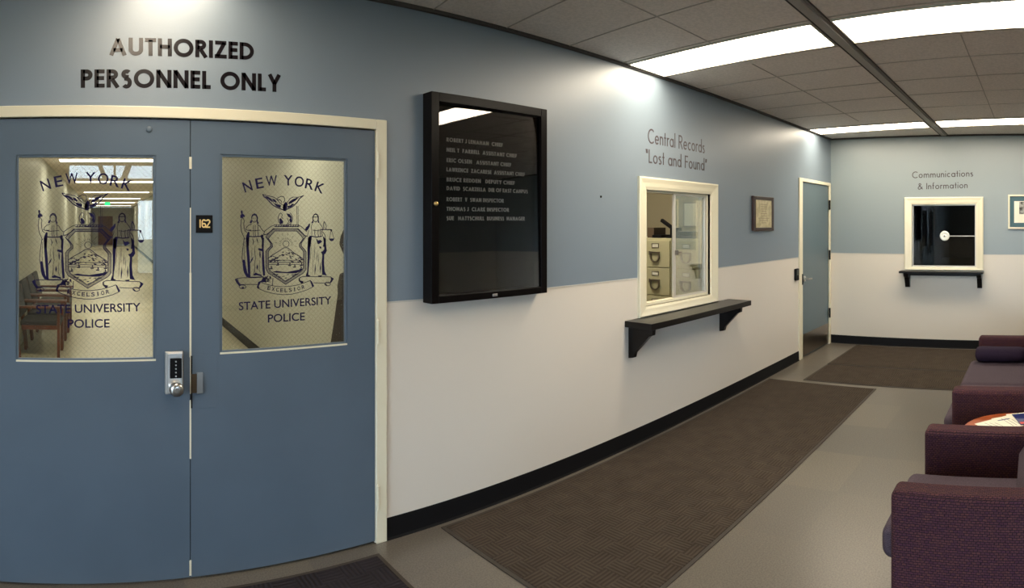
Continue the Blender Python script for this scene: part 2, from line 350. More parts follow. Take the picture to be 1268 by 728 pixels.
# thin line where the two paints meet
b = BM(); bx(b, (DX1 + .065, W - .003, RAIL - .004), (RX0 - .09, W, RAIL + .004)); bx(b, (RX1 + .11, W - .003, RAIL - .004), (EX0 - .09, W, RAIL + .004)); struct('trim_1', b, M['rail'])
b = BM(); bx(b, (EX - .003, CY1 + .09, RAIL - .004), (EX, W - .003, RAIL + .004)); bx(b, (EX - .003, SY, RAIL - .004), (EX, CY0 - .09, RAIL + .004)); struct('trim_2', b, M['rail'])
# wall angle at the ceiling, T bars and tile joints
b = BM(); bx(b, (WX, W - .022, CH - .02), (EX, W, CH)); bx(b, (EX - .022, SY, CH - .02), (EX, W - .022, CH)); struct('trim_3', b, M['angle'])
SK = 0.13
def sx(X, y): return X - SK * (W - y)
b = BM(); bx(b, (WX, 1.185, CH - .018), (EX - .022, 1.245, CH)); bx(b, (WX, 1.175, CH - .006), (EX - .022, 1.255, CH)); struct('trim_4', b, M['tbar'])
b = BM()
bx(b, (WX, 1.262, CH - .008), (EX - .022, 1.268, CH - .0005)); bx(b, (WX, 1.161, CH - .008), (EX - .022, 1.166, CH - .0005)); struct('trim_5', b, M['angle'])
def jline(b, X, y0, y1, w=.007):
    prism(b, [(sx(X, y0) - w / 2, y0), (sx(X, y0) + w / 2, y0), (sx(X, y1) + w / 2, y1), (sx(X, y1) - w / 2, y1)], lambda u, v: (u, v, CH - .004), lambda u, v: (u, v, CH + .001))
b = BM()
for X in (-2.6, -2.0, -1.4, -.8, -.2, .34, .90, 1.35, 1.85, 2.37, 2.91, 3.47, 4.01, 4.54, 5.1, 5.66, 6.28, 7.04, 7.52):
    jline(b, X, 1.27, W - .022)
    jline(b, X, -.44, 1.16)
    jline(b, X, SY, -.46)
for y, x0, x1 in ((2.0, 2.3, 3.4), (2.0, 4.0, 6.7), (.466, 3.75, 6.8), (.466, WX, 3.1), (2.0, WX, 2.2), (-.45, WX, EX - .03), (-1.2, WX, EX - .03), (-1.95, WX, EX - .03), (-2.7, WX, EX - .03)):
    bx(b, (x0, y - .003, CH - .004), (x1, y + .003, CH + .001))
struct('trim_6', b, M['joint'])
# ------------------------------------------------------------------ ceiling fixtures
def fixture(X0, X1, y0, y1, label, pm='panel'):
    cx = (sx(X0, y0) + sx(X1, y1)) / 2
    t = thing('ceiling_light', label, 'ceiling light', (cx, (y0 + y1) / 2, CH - .012), 'recessed fluorescent ceiling lights')
    def ring(i): return [(sx(X0, y0) + i, y0 + i), (sx(X1, y0) - i, y0 + i), (sx(X1, y1) - i, y1 - i), (sx(X0, y1) + i, y1 - i)]
    b = BM(); prism(b, ring(.012), lambda u, v: (u, v, CH - .006), lambda u, v: (u, v, CH - .001)); obj('diffuser', b, M[pm], t)
    b = BM(); o, i = ring(0), ring(.012)
    for k in range(4):
        q = [o[k], o[(k + 1) % 4], i[(k + 1) % 4], i[k]]; prism(b, q, lambda u, v: (u, v, CH - .012), lambda u, v: (u, v, CH))
    obj('frame', b, M['housing'], t); return t
fixture(3.51, 3.97, 1.275, W - .035, 'long lit ceiling light whose end meets the wall above Central Records')
fixture(3.51, 3.97, -.36, 1.155, 'brightest lit ceiling light at the upper right edge of the photo')
fixture(7.07, 7.48, 1.275, W - .035, 'lit ceiling light above the far single door')
fixture(7.07, 7.50, -.36, 1.155, 'lit ceiling light nearest the Communications & Information window')
fixture(.28, .74, 1.275, W - .035, 'ceiling light out of frame above the double doors, seen as a glow on the wall', 'panel_dim')
fixture(-2.6, -2.14, -.36, 1.155, 'added ceiling light out of frame at the far left, keeps up the room light')  # unseen fixture added to hold up the room's brightness
# corridor and office lights
for k in range(7):
    s = 5.4 + 5.9 * k
    lab = ['corridor ceiling light just beyond the double doors', 'corridor ceiling light seen as the top bright bar in the left door pane', 'second bright bar from the top in the left door pane', 'third bright bar from the top in the left door pane', 'fourth bright bar from the top in the left door pane', 'fifth thin bright bar in the left door pane', 'most distant corridor ceiling light'][k]
    p = cr_(.34, s, CH - .01)
    t = thing('corridor_light', lab, 'ceiling light', p, 'corridor ceiling lights behind the double doors')
    b = BM(); bx(b, (.34 - 1.22, s - .22, CH - .008), (.34 + 1.22, s + .22, CH - .001), CM); obj('diffuser', b, M['panel_c'], t)
    b = BM()
    for q0, q1 in (((-.015 - 1.22, -.235), (-1.22, .235)), ((1.22, -.235), (1.235, .235)), ((-1.22, -.235), (1.22, -.22)), ((-1.22, .22), (1.22, .235))):
        bx(b, (.34 + q0[0], s + q0[1], CH - .014), (.34 + q1[0], s + q1[1], CH), CM)
    obj('frame', b, M['housing'], t)
t = thing('office_light', 'ceiling light of the office behind the records window, out of sight', 'ceiling light', (4.4, 4.1, CH - .01))
box('diffuser', (4.1, 3.4, CH - .008), (4.7, 4.6, CH - .001), M['panel_o'], t)
b = BM(); bx(b, (4.08, 3.38, CH - .014), (4.1, 4.62, CH)); bx(b, (4.7, 3.38, CH - .014), (4.72, 4.62, CH)); bx(b, (4.1, 3.38, CH - .014), (4.7, 3.4, CH)); bx(b, (4.1, 4.6, CH - .014), (4.7, 4.62, CH)); obj('frame', b, M['housing'], t)
# ------------------------------------------------------------------ lettering: a stroke alphabet and the built-in font
def arc(cx, cy, rx, ry, a0, a1, n=14): return [(cx + rx * cos(radians(a0 + (a1 - a0) * i / n)), cy + ry * sin(radians(a0 + (a1 - a0) * i / n))) for i in range(n + 1)]
def glyphs(h):   # h = half stroke; cap height 1; returns char -> (advance, strokes)
    c = h; t = 1 - h; G = {}
    G['A'] = (.92, [[(h, 0), (.46, 1 - h * .6)], [(.92 - h, 0), (.46, 1 - h * .6)], [(.22, .3), (.70, .3)]])
    G['U'] = (.76, [[(c, 1), (c, .34)] + arc(.38, .34, .38 - h, .34 - h, 180, 360) + [(.76 - c, 1)]])
    G['T'] = (.58, [[(0, t), (.58, t)], [(.29, t), (.29, 0)]])
    G['H'] = (.74, [[(c, 0), (c, 1)], [(.74 - c, 0), (.74 - c, 1)], [(c, .53), (.74 - c, .53)]])
    G['O'] = (1.06, [arc(.53, .5, .53 - h, .52 - h, 0, 360, 32)])
    G['P'] = (.60, [[(c, 0), (c, 1)], [(c, t), (.3, t)] + arc(.3, .7, .30 - h, .3 - h, 90, -90) + [(c, .4 + h)]])
    G['R'] = (.64, [[(c, 0), (c, 1)], [(c, t), (.3, t)] + arc(.3, .72, .29 - h, .28 - h, 90, -90) + [(c, .44 + h)], [(.28, .46), (.64 - h * .6, 0)]])
    G['I'] = (2 * h, [[(c, 0), (c, 1)]])
    G['Z'] = (.66, [[(0.02, t), (.64, t)], [(.66 - h * 1.2, t), (h * 1.2, h)], [(0, h), (.66, h)]])
    G['E'] = (.52, [[(c, 0), (c, 1)], [(c, t), (.52, t)], [(c, .52), (.49, .52)], [(c, h), (.52, h)]])
    G['F'] = (.50, [[(c, 0), (c, 1)], [(c, t), (.50, t)], [(c, .52), (.47, .52)]])
    G['D'] = (.80, [[(c, 0), (c, 1)], [(c, t), (.28, t)] + arc(.28, .5, .52 - h, .5 - h, 90, -90, 20) + [(c, h)]])
    G['S'] = (.56, [arc(.29, .74, .25 - h * .8, .26 - h, 40, 270, 14) + arc(.28, .26 + h * .1, .28 - h, .26 - h * .4, 90, -140, 14)])
    G['N'] = (.80, [[(c, 0), (c, 1)], [(c, 1 - h * .4), (.80 - c, h * .4)], [(.80 - c, 0), (.80 - c, 1)]])
    G['L'] = (.46, [[(c, 0), (c, 1)], [(c, h), (.46, h)]])
    G['Y'] = (.76, [[(h, 1), (.38, .46)], [(.76 - h, 1), (.38, .46)], [(.38, .5), (.38, 0)]])
    G['C'] = (.86, [arc(.52, .5, .52 - h, .52 - h, 48, 312, 24)])
    G['B'] = (.60, [[(c, 0), (c, 1)], [(c, t), (.3, t)] + arc(.3, .74, .26 - h, .26 - h, 90, -90) + [(c, .5)], [(.3, .5)] + arc(.3, .26, .30 - h, .26 - h * .6, 90, -90) + [(c, h)]])
    G['J'] = (.40, [[(.40 - c, 1), (.40 - c, .25)] + arc(.2 - h * .5, .22, .2 - h * .6, .22 - h, 0, -160, 8)])
    G['W'] = (.95, [[(h, 1), (.27, h * .5)], [(.27, h * .5), (.475, .9)], [(.475, .9), (.68, h * .5)], [(.68, h * .5), (.95 - h, 1)]])
    G['K'] = (.62, [[(c, 0), (c, 1)], [(c, .42), (.60 - h, 1)], [(.22, .52), (.62 - h, 0)]])
    G['M'] = (.84, [[(c, 0), (c, 1)], [(c, .95), (.42, .25)], [(.42, .25), (.84 - c, .95)], [(.84 - c, 0), (.84 - c, 1)]])
    G['V'] = (.70, [[(h, 1), (.35, h * .4)], [(.70 - h, 1), (.35, h * .4)]])
    G['G'] = (.84, [arc(.48, .5, .48 - h, .52 - h, 48, 350, 22) + [(.5, .42)]])
    x = .62
    G['e'] = (.60, [arc(.30, x / 2, .30 - h, x / 2 - h + .01, 0, 318, 20), [(h, x / 2), (.60 - h, x / 2)]])
    G['n'] = (.50, [[(c, 0), (c, x)], [(c, .36)] + arc(.25, .36, .25 - h, x - .36 - h + .01, 180, 0, 12) + [(.5 - c, 0)]])
    G['m'] = (.84, [[(c, 0), (c, x)], [(c, .38)] + arc(.235, .38, .235 - h, x - .38 - h + .01, 180, 0, 12) + [(.47 - h, 0)], [(.47 - h, .38)] + arc(.655 - h, .38, .185, x - .38 - h + .01, 180, 0, 12) + [(.84 - h, 0)]])
    G['u'] = (.50, [[(c, x), (c, .27)] + arc(.25, .27, .25 - h, .27 - h + .01, 180, 360, 12) + [(.5 - c, x)], [(.5 - c, x), (.5 - c, 0)]])
    G['t'] = (.28, [[(.14, 0), (.14, .92)], [(0, x - h), (.28, x - h)]])
    G['r'] = (.30, [[(c, 0), (c, x)], [(c, .40)] + arc(.24, .38, .24 - h, x - .38 - h + .01, 180, 60, 8)])
    G['a'] = (.62, [arc(.30, x / 2, .30 - h, x / 2 - h + .01, 0, 360, 22), [(.62 - c, 0), (.62 - c, x)]])
    G['l'] = (2 * h, [[(c, 0), (c, 1.06)]])
    G['c'] = (.50, [arc(.30, x / 2, .30 - h, x / 2 - h + .01, 52, 308, 18)])
    G['o'] = (.62, [arc(.31, x / 2, .31 - h, x / 2 - h + .01, 0, 360, 24)])
    G['d'] = (.62, [arc(.30, x / 2, .30 - h, x / 2 - h + .01, 0, 360, 22), [(.62 - c, 0), (.62 - c, 1.06)]])
    G['s'] = (.40, [arc(.20, x * .745, .16, x * .255 - h, 40, 270, 10) + arc(.19, x * .26, .19 - h * .6, x * .235 - h * .3, 90, -140, 10)])
    G['i'] = (2 * h, [[(c, 0), (c, x)], [(c, .84), (c, .84 + 2.2 * h)]])
    G['f'] = (.30, [[(.12, 0), (.12, .82)] + arc(.27, .84, .15, .18, 180, 80, 8), [(0, x - h), (.28, x - h)]])
    G['&'] = (.78, [[(.76, .02), (.24, .66)] + arc(.34, .80, .145, .15, 210, -40, 12) + [(.16, .42)] + arc(.27, .24, .2, .20, 120, 300, 12) + [(.60, .22), (.70, .42)]])
    G['`'] = (.26, [[(.10, .70), (.05, 1.0)], [(.24, .70), (.19, 1.0)]])
    G['"'] = (.26, [[(.05, .70), (.10, 1.0)], [(.19, .70), (.24, 1.0)]])
    return G
def ribbon(b, pts, hw, f0, f1):
    n = len(pts)
    if n < 2: return
    L = []; R = []
    closed = n > 3 and hypot(pts[0][0] - pts[-1][0], pts[0][1] - pts[-1][1]) < 1e-6
    w = hw if callable(hw) else (lambda t: hw)
    for i, p in enumerate(pts):
        if closed: a = pts[(i - 1) % (n - 1)] if i else pts[n - 2]; c = pts[(i + 1)] if i < n - 1 else pts[1]
        else: a = pts[max(i - 1, 0)]; c = pts[min(i + 1, n - 1)]
        d1 = Vector((p[0] - a[0], p[1] - a[1])); d2 = Vector((c[0] - p[0], c[1] - p[1]))
        d1 = d1.normalized() if d1.length > 1e-9 else d2.normalized(); d2 = d2.normalized() if d2.length > 1e-9 else d1
        t = (d1 + d2); t = t.normalized() if t.length > 1e-6 else d1
        k = 1 / max(.5, t.dot(d1)); nn = Vector((-t.y, t.x)) * (w(i / (n - 1)) * k)
        L.append((p[0] + nn.x, p[1] + nn.y)); R.append((p[0] - nn.x, p[1] - nn.y))
    A0 = [b.verts.new(f0(*p)) for p in L]; B0 = [b.verts.new(f0(*p)) for p in R]; A1 = [b.verts.new(f1(*p)) for p in L]; B1 = [b.verts.new(f1(*p)) for p in R]
    for i in range(n - 1):
        b.faces.new((A1[i], A1[i + 1], B1[i + 1], B1[i])); b.faces.new((A0[i], A0[i + 1], A1[i + 1], A1[i])); b.faces.new((B0[i], B1[i], B1[i + 1], B0[i + 1]))
    b.faces.new((A0[0], A1[0], B1[0], B0[0])); b.faces.new((A0[-1], B0[-1], B1[-1], A1[-1]))
def stroke_text(parent, text, half, p0, p1, cap, m, place, gap=.12, space=.42, th_=.0015):
    """text from p0 to p1 (left and right ends of the baseline) with capitals `cap` high; each word is one part"""
    G = glyphs(half); pos = 0; items = []; wi = 0
    for i, ch in enumerate(text):
        if ch == ' ': pos += space; wi += 1; continue
        items.append((ch, pos, wi)); pos += G[ch][0] + gap
    tot = pos - gap; d = Vector(p1) - Vector(p0); sxl = d.length / tot; ux, uz = d.x / d.length, d.y / d.length
    words = {}
    for ch, q, k in items:
        b = words.setdefault(k, BM())
        def mp(u, v, off):
            X = (q + u) * sxl; Y = v * cap; return place(p0[0] + X * ux, p0[1] + X * uz + Y, off)
        for s in G[ch][1]: ribbon(b, s, half, lambda u, v: mp(u, v, 0), lambda u, v: mp(u, v, th_))
    for k, b in words.items(): obj('lettering', b, m, parent)
def on_north(u, v, off): return (u, W - off, v)
def on_east(u, v, off): return (EX - off, u, v)
def font_bm(text, size, xs=1.0, bold=0.0, spacing=1.0):
    c = bpy.data.curves.new('glyph_source', 'FONT'); c.body = text; c.size = size; c.offset = bold; c.extrude = .0003; c.space_character = spacing; c.resolution_u = 4
    c.align_x = 'LEFT'
    o = bpy.data.objects.new('glyph_source', c); COL.objects.link(o)
    dg = bpy.context.evaluated_depsgraph_get(); dg.update()
    me = bpy.data.meshes.new_from_object(o.evaluated_get(dg)); b = BM(); b.from_mesh(me)
    bpy.data.objects.remove(o); bpy.data.meshes.remove(me); bpy.data.curves.remove(c)
    xs_ = [v.co.x for v in b.verts]; ys_ = [v.co.y for v in b.verts]
    return b, min(xs_), max(xs_), min(ys_), max(ys_)
def font_into(dst, text, x0, z0, width, cap, bold, place, rot=0.0, center=False):
    """merge text into bmesh dst; left end (or centre) x0, baseline z0"""
    b, a, c, d, e = font_bm(text, 1.0, bold=bold)
    s = width / (c - a); capf = 0.73
    for v in b.verts:
        X = (v.co.x - a) * s - (width / 2 if center else 0); Y = v.co.y * cap / capf
        X, Y = X * cos(rot) - Y * sin(rot), X * sin(rot) + Y * cos(rot)
        v.co = place(x0 + X, z0 + Y, .0006 if v.co.z > 0 else 0)
    me = bpy.data.meshes.new('tmp'); b.to_mesh(me); b.free(); dst.from_mesh(me); bpy.data.meshes.remove(me)
# sign over the double doors
t = thing('wall_lettering', 'large black AUTHORIZED PERSONNEL ONLY lettering on the wall above the double doors', 'wall sign', (.5, W, 2.26))
stroke_text(t, 'AUTHORIZED', .108, (.166, 2.413), (.848, 2.423), .081, M['vinyl'], on_north, gap=.10)
stroke_text(t, 'PERSONNEL ONLY', .108, (.037, 2.264), (.985, 2.280), .083, M['vinyl'], on_north, gap=.10)
t = thing('wall_lettering', 'dark Central Records "Lost and Found" lettering above the sliding window', 'wall sign', (4.2, W, 2.07))
stroke_text(t, 'Central Records', .055, wl(802.3, 177.0), wl(872.5, 189.8), .112, M['letter'], on_north, gap=.15)
stroke_text(t, '`Lost and Found"', .055, wl(799.6, 201.2), wl(875, 211.8), .105, M['letter'], on_north, gap=.15)
t = thing('wall_lettering', 'dark Communications & Information lettering above the small far window', 'wall sign', (EX, 1.2, 2.09))
stroke_text(t, 'Communications', .06, bk(1129.5, 220.6), bk(1205, 218.4), .085, M['letter'], on_east, gap=.15)
stroke_text(t, '& Information', .06, bk(1136.4, 234.7), bk(1198.2, 232.8), .082, M['letter'], on_east, gap=.15)
# ------------------------------------------------------------------ double doors
fr = BM(); FR = .062
prof_z = DZ + .052
bx(fr, (DX0 - FR, W - .018, 0), (DX0 + .012, W + TH, prof_z)); bx(fr, (DX1 - .012 + .012, W - .018, 0), (DX1 + FR, W + TH, prof_z)); bx(fr, (DX0 + .012, W - .018, DZ), (DX1, W + TH, prof_z))
D1 = struct('door_1', fr, M['cream'], bevel=.004)
SEAM = .541; DY = W - .004
def leaf(x0, x1, pane, nm='leaf'):
    b = BM()
    for u0, u1, z0, z1 in holes(x0, x1, .012, DZ - .006, [pane]): bx(b, (u0, DY, z0), (u1, DY + .044, z1))
    L = obj('door_leaf', b, M['door'], D1)
    g = BM(); i = .0; px0, px1, pz0, pz1 = pane
    bx(g, (px0, DY + .020, pz0), (px1, DY + .026, pz1)); obj('glass_pane', g, M['glass_wired'], L)
    g = BM(); w = .012
    for q in ((px0, pz0, px0 + w, pz1), (px1 - w, pz0, px1, pz1), (px0 + w, pz0, px1 - w, pz0 + w), (px0 + w, pz1 - w, px1 - w, pz1)): bx(g, (q[0], DY + .004, q[1]), (q[2], DY + .019, q[3]))
    obj('glazing_bead', g, M['cream'] if False else M['door'], L, bevel=.002)
    g = BM(); bx(g, (px0, DY - .0005, pz0 - .004), (px1, DY + .006, pz0 + .004)); obj('glazing_putty', g, M['cream'], L)
    return L
LP = (-.258, .380, 1.022, 1.960); RP = (.682, 1.337, 1.040, 1.972)
L1 = leaf(DX0 + .014, SEAM - .002, LP); L2 = leaf(SEAM + .002, DX1 - .003, RP)
# chipped cream edge between the leaves
b = BM()
for z0, z1, w in ((1.90, 1.955, .012), (1.42, 1.72, .005), (1.03, 1.42, .009), (.86, 1.03, .005), (.56, .83, .008), (.02, .09, .010)): bx(b, (SEAM - w / 2, DY - .002, z0), (SEAM + w / 2, DY + .01, z1))
obj('meeting_edge', b, M['cream'], L1)
b = BM(); bx(b, (SEAM - .0018, DY + .004, .012), (SEAM + .0018, DY + .03, DZ - .006)); obj('meeting_gap', b, M['black'], L1)
# coat of arms decal, traced as drawn lines on the glass; read in photograph pixels of the right pane
def A_(x, y): return wl(290 + x / 10.4, 235 + y / 10.4)
def B_(x, y): return wl(350 + x / 10.4, 235 + y / 10.4)
def C_(x, y): return wl(290 + x / 9.707, 295 + y / 9.707)
def D_(x, y): return wl(350 + x / 9.7, 295 + y / 9.7)
def P_(x, y): return wl(x, y)
SCX = 1.012
def make_seal(dst, place):
    K = .00150
    def pl(u, v, off): return place(u - SCX, v, off)
    def st(f, pts, w=1.0, taper=False):
        q = [f(*p) for p in pts]; hw = K * w
        if taper and len(q) == 2: q = [q[0], ((q[0][0] + q[1][0]) / 2, (q[0][1] + q[1][1]) / 2), q[1]]
        ribbon(dst, q, (lambda t_: hw * (1.15 - .9 * abs(2 * t_ - 1))) if taper else hw, lambda u, v: pl(u, v, 0), lambda u, v: pl(u, v, .0006))
    def fill(f, pts):
        q = [f(*p) for p in pts]
        prism(dst, q, lambda u, v: pl(u, v, 0), lambda u, v: pl(u, v, .0006))
    # eagle: left wing
    st(A_, [(378, 55), (430, 72), (480, 82), (530, 95), (565, 125), (600, 165), (640, 195)], 1.0)
    st(A_, [(378, 55), (400, 90), (430, 110), (470, 155), (510, 195), (560, 225), (610, 245), (655, 262)], 1.6)
    fill(A_, [(400, 75), (450, 88), (490, 112), (520, 150), (500, 150), (440, 110)])
    fill(A_, [(500, 110), (540, 125), (565, 160), (545, 165), (515, 140)])
    fill(A_, [(520, 170), (570, 185), (615, 200), (610, 235), (560, 215)])
    for k in range(7): st(A_, [(470 + 22 * k, 150 + 12 * k), (480 + 23 * k, 115 + 13 * k)], .7)
    # right wing
    st(B_, [(285, 70), (240, 88), (200, 95), (150, 92), (110, 110), (85, 145), (60, 175)], 1.0)
    st(B_, [(285, 70), (235, 110), (200, 160), (150, 210), (100, 238), (50, 258)], 1.6)
    fill(B_, [(200, 100), (215, 108), (175, 140), (120, 175), (85, 180), (100, 150), (150, 118)])
    fill(B_, [(140, 175), (165, 185), (120, 222), (80, 235), (75, 210), (110, 200)])
    for k in range(7): st(B_, [(225 - 24 * k, 105 + 18 * k), (205 - 22 * k, 95 + 12 * k)], .7)
    # head and body
    st(A_, [(572, 110), (590, 95), (605, 88), (625, 82), (650, 88), (662, 105), (664, 140), (650, 165)], 1.0)
    st(A_, [(572, 110), (560, 118), (575, 130), (600, 125), (618, 140), (622, 165)], 1.0)
    fill(P_, [(352.6, 252.5), (355.2, 249.5), (357.2, 252.5), (356.6, 258), (355.6, 261.5), (352.4, 261), (351.6, 256)])
    fill(B_, [(20, 190), (45, 180), (55, 230), (30, 262), (15, 240)])
    # globe and wreath
    st(P_, arc(354.7, 270.6, 9.0, 9.2, -52, 232, 26), 1.0)
    st(P_, arc(354.7, 270.6, 7.2, 7.4, 20, 80, 8), .7); fill(P_, [(356, 264), (360, 265), (362.5, 268), (363, 274), (361, 276), (359.5, 272), (361, 270), (358, 268)])
    fill(P_, [(347, 271), (349, 270), (352, 274), (351.5, 277), (348, 277)]); st(P_, [(349, 263.5), (351, 266), (350, 269), (352, 271)], .9); st(P_, [(357, 270), (359, 274), (357.5, 277)], .9)
    st(P_, [(342, 278.3), (371.5, 278.3)], .8); st(P_, [(341, 280.6), (372, 280.6)], 1.4)
    for k in range(10): st(P_, [(342.5 + 3 * k, 280.6), (344.5 + 3 * k, 278.2)], 1.2)
    st(P_, [(369, 255), (369.4, 278)], .7); st(P_, [(370.6, 255), (370.8, 278)], .5)
    # shield: outer and inner edge with a shaded border
    sh_o = [(339.5, 283.2), (370.8, 283.2), (374, 286.5), (377, 289.5), (380, 293.5), (377.5, 297), (374.6, 301), (375, 305), (379, 309.5), (380.6, 312), (380.4, 334), (377, 338.5), (366, 345.5), (355, 352.5), (344, 345), (333.5, 338.5), (330.5, 333), (330.3, 312), (332, 309), (336.3, 305), (336, 301), (333, 297), (330.4, 293.5), (333.5, 289.5), (336.5, 286.5), (339.5, 283.2)]
    cx, cy = 355.4, 314
    def inner(k0): return [(cx + (x - cx) * (1 - k0 / 25.), cy + (y - cy) * (1 - k0 / 34.)) for x, y in sh_o]
    st(P_, sh_o, 1.0); st(P_, inner(3.3), .9)
    for q in (.9, 1.8, 2.6): st(P_, inner(q), .35)
    io = inner(3.2)
    for (x0, y0), (x1, y1), (u0, v0), (u1, v1) in zip(sh_o, sh_o[1:], io, io[1:]):
        n_ = max(1, int(hypot(x1 - x0, y1 - y0) / 1.25))
        for k in range(n_):
            f = k / n_; st(P_, [(x0 + (x1 - x0) * f, y0 + (y1 - y0) * f), (u0 + (u1 - u0) * f, v0 + (v1 - v0) * f)], .38)
    # sun and rays
    st(P_, arc(355.6, 302, 3.8, 3.8, 0, 360, 24), .8)
    for a in range(-10, 200, 15):
        for r0, r1 in ((6, 9.2), (11, 14.5)):
            if r1 > 13 and a % 30 == 5: continue
            st(P_, [(355.6 + r0 * cos(radians(a)), 303 - r0 * sin(radians(a))), (355.6 + r1 * cos(radians(a)), 303 - r1 * sin(radians(a)))], .55, True)
    # mountains, water, ships and shore
    rnd = random.Random(3)
    st(P_, [(333.5, 320), (337, 317), (341, 314.5), (346, 311.5), (350, 308.8), (353, 307), (357.5, 307), (361, 309.5), (365, 313), (369, 315.5), (373, 318), (377, 321)], 1.1)
    for k in range(58):
        x = rnd.uniform(335, 376); top = 308 + abs(x - 355.5) * .55; y = rnd.uniform(top, 325); l_ = rnd.uniform(1.5, 4)
        s_ = .45 if x < 355 else -.45
        st(P_, [(x - l_ / 2, y + s_ * l_ * .5), (x + l_ / 2, y - s_ * l_ * .5 + rnd.uniform(-.4, .4))], rnd.uniform(1.0, 2.0), True)
    for y in (322.5, 325.2, 327.6): st(P_, [(334, y), (344, y + .3), (352, y - .2), (364, y), (377, y - .3)], rnd.uniform(.8, 1.3))
    for x, y in ((337, 333), (345, 328.4), (360, 329), (366, 331), (374.5, 329), (374, 333.5)):
        fill(P_, [(x - 2.2, y - .6), (x + 2.2, y - .7), (x + 1.5, y + .6), (x - 1.5, y + .6)]); st(P_, [(x, y), (x + .1, y - 4)], .7); fill(P_, [(x + .3, y - 3.8), (x + 1.8, y - 1.2), (x + .3, y - 1.0)])
    fill(P_, [(338, 337.2), (344, 335.6), (350, 336.6), (357, 337), (364, 335.6), (371, 334.2), (376.5, 334), (374, 336), (368, 338.6), (360, 338.8), (352, 338.4), (344, 338)])
    for k in range(26):
        x = rnd.uniform(340, 372); y = rnd.uniform(339.5, min(347.5, 350 - abs(x - 355) * .62)); st(P_, [(x - 1.6, y + .5), (x + 1.4, y - .5)], rnd.uniform(.7, 1.5), True)
    # left figure (raised cap, long robe)
    fill(A_, [(98, 268), (112, 262), (122, 280), (118, 305), (138, 318), (152, 340), (140, 352), (128, 345), (120, 375), (108, 360), (92, 365), (90, 330), (104, 310), (96, 290)])
    st(A_, [(108, 370), (100, 405), (96, 450), (100, 500), (112, 555), (135, 605), (150, 640)], .9); st(A_, [(128, 365), (142, 400), (135, 440), (140, 490), (150, 530), (175, 548)], .9)
    st(A_, arc(272, 372, 34, 46, 0, 360, 20), .9)
    fill(A_, [(238, 390), (232, 350), (245, 318), (272, 302), (300, 315), (318, 350), (316, 400), (330, 430), (310, 445), (302, 400), (304, 350), (285, 322), (258, 322), (242, 350), (244, 400), (236, 430), (212, 430), (220, 400)])
    for q in ((258, 365), (285, 365)): st(A_, [(q[0] - 6, q[1]), (q[0] + 6, q[1])], .7)
    st(A_, [(265, 405), (280, 405)], .7)
    st(A_, [(236, 440), (200, 455), (172, 480), (160, 510), (180, 520), (230, 518)], .9); st(A_, [(310, 445), (345, 470), (360, 500), (385, 530), (402, 535), (440, 505), (490, 470), (545, 450)], 1.0)
    st(A_, [(402, 535), (395, 580), (430, 575), (480, 540), (530, 500)], 1.2)
    for x in (262, 285, 320): st(A_, [(x, 455), (x - 3, 530), (x + 2, 600)], .8)
    st(A_, [(180, 520), (240, 530), (300, 525), (345, 520)], 1.0); st(A_, [(200, 600), (270, 605), (350, 600), (385, 580)], 1.6)
    fill(A_, [(190, 540), (210, 548), (206, 620), (200, 735), (166, 735), (176, 640), (165, 600)])
    fill(A_, [(365, 575), (390, 590), (384, 640), (380, 735), (366, 735), (372, 650), (352, 605)])
    fill(C_, [(150, -10), (186, -10), (184, 90), (196, 220), (204, 330), (205, 440), (210, 475), (160, 470), (130, 420), (118, 370), (112, 290), (118, 260), (140, 262), (150, 330), (165, 400), (178, 440), (172, 330), (160, 160)])
    st(C_, [(132, 0), (112, 150), (106, 240), (112, 290)], 1.0); st(C_, [(140, 40), (132, 200), (140, 260)], .6)
    fill(C_, [(345, -5), (372, -5), (366, 130), (372, 250), (380, 380), (384, 450), (360, 455), (352, 380), (345, 250), (350, 160), (300, 142), (305, 120), (345, 128)])
    for pts, w in (([(230, 0), (245, 40), (236, 80)], 1.2), ([(262, 90), (258, 160), (268, 250), (250, 330)], 1.0), ([(280, -5), (300, 60)], 1.3), ([(240, 225), (205, 300)], 2.0), ([(262, 300), (255, 400), (240, 450)], 1.0), ([(290, 320), (288, 380)], 2.4), ([(320, 150), (325, 240)], 2.0), ([(318, 260), (312, 380), (330, 430)], .7), ([(225, 110), (222, 260)], .6)): st(C_, pts, w, True)
    fill(C_, [(240, 440), (270, 415), (300, 430), (340, 440), (345, 462), (290, 448), (250, 452)]); st(C_, [(190, 472), (290, 470), (365, 466)], 1.4)
    # right figure (scales)
    st(B_, arc(440, 365, 32, 50, 0, 360, 20), .9)
    fill(B_, [(402, 400), (398, 350), (415, 318), (440, 303), (468, 316), (482, 350), (480, 395), (490, 425), (470, 425), (468, 370), (462, 330), (440, 320), (418, 332), (412, 370), (412, 425), (386, 430), (392, 410)])
    st(B_, [(410, 350), (470, 350)], 1.2); st(B_, [(432, 405), (450, 405)], .7)
    fill(B_, [(352, 440), (368, 432), (366, 470), (345, 510), (325, 530), (303, 512), (318, 480), (340, 465)])
    st(B_, [(212, 455), (250, 470), (285, 500), (325, 540)], 1.0); st(B_, [(205, 500), (250, 545), (300, 590), (335, 600)], 1.5); st(B_, [(330, 600), (345, 560), (350, 520)], .8)
    st(B_, [(490, 430), (520, 470), (535, 500), (520, 540), (530, 600)], 1.0)
    st(B_, [(500, 512), (580, 512), (650, 516)], 1.5); fill(B_, [(630, 508), (652, 512), (650, 540), (634, 532)])
    st(B_, [(640, 530), (618, 630)], .7); st(B_, [(648, 530), (680, 632)], .7); fill(B_, [(612, 628), (684, 628), (670, 655), (645, 664), (624, 652)])
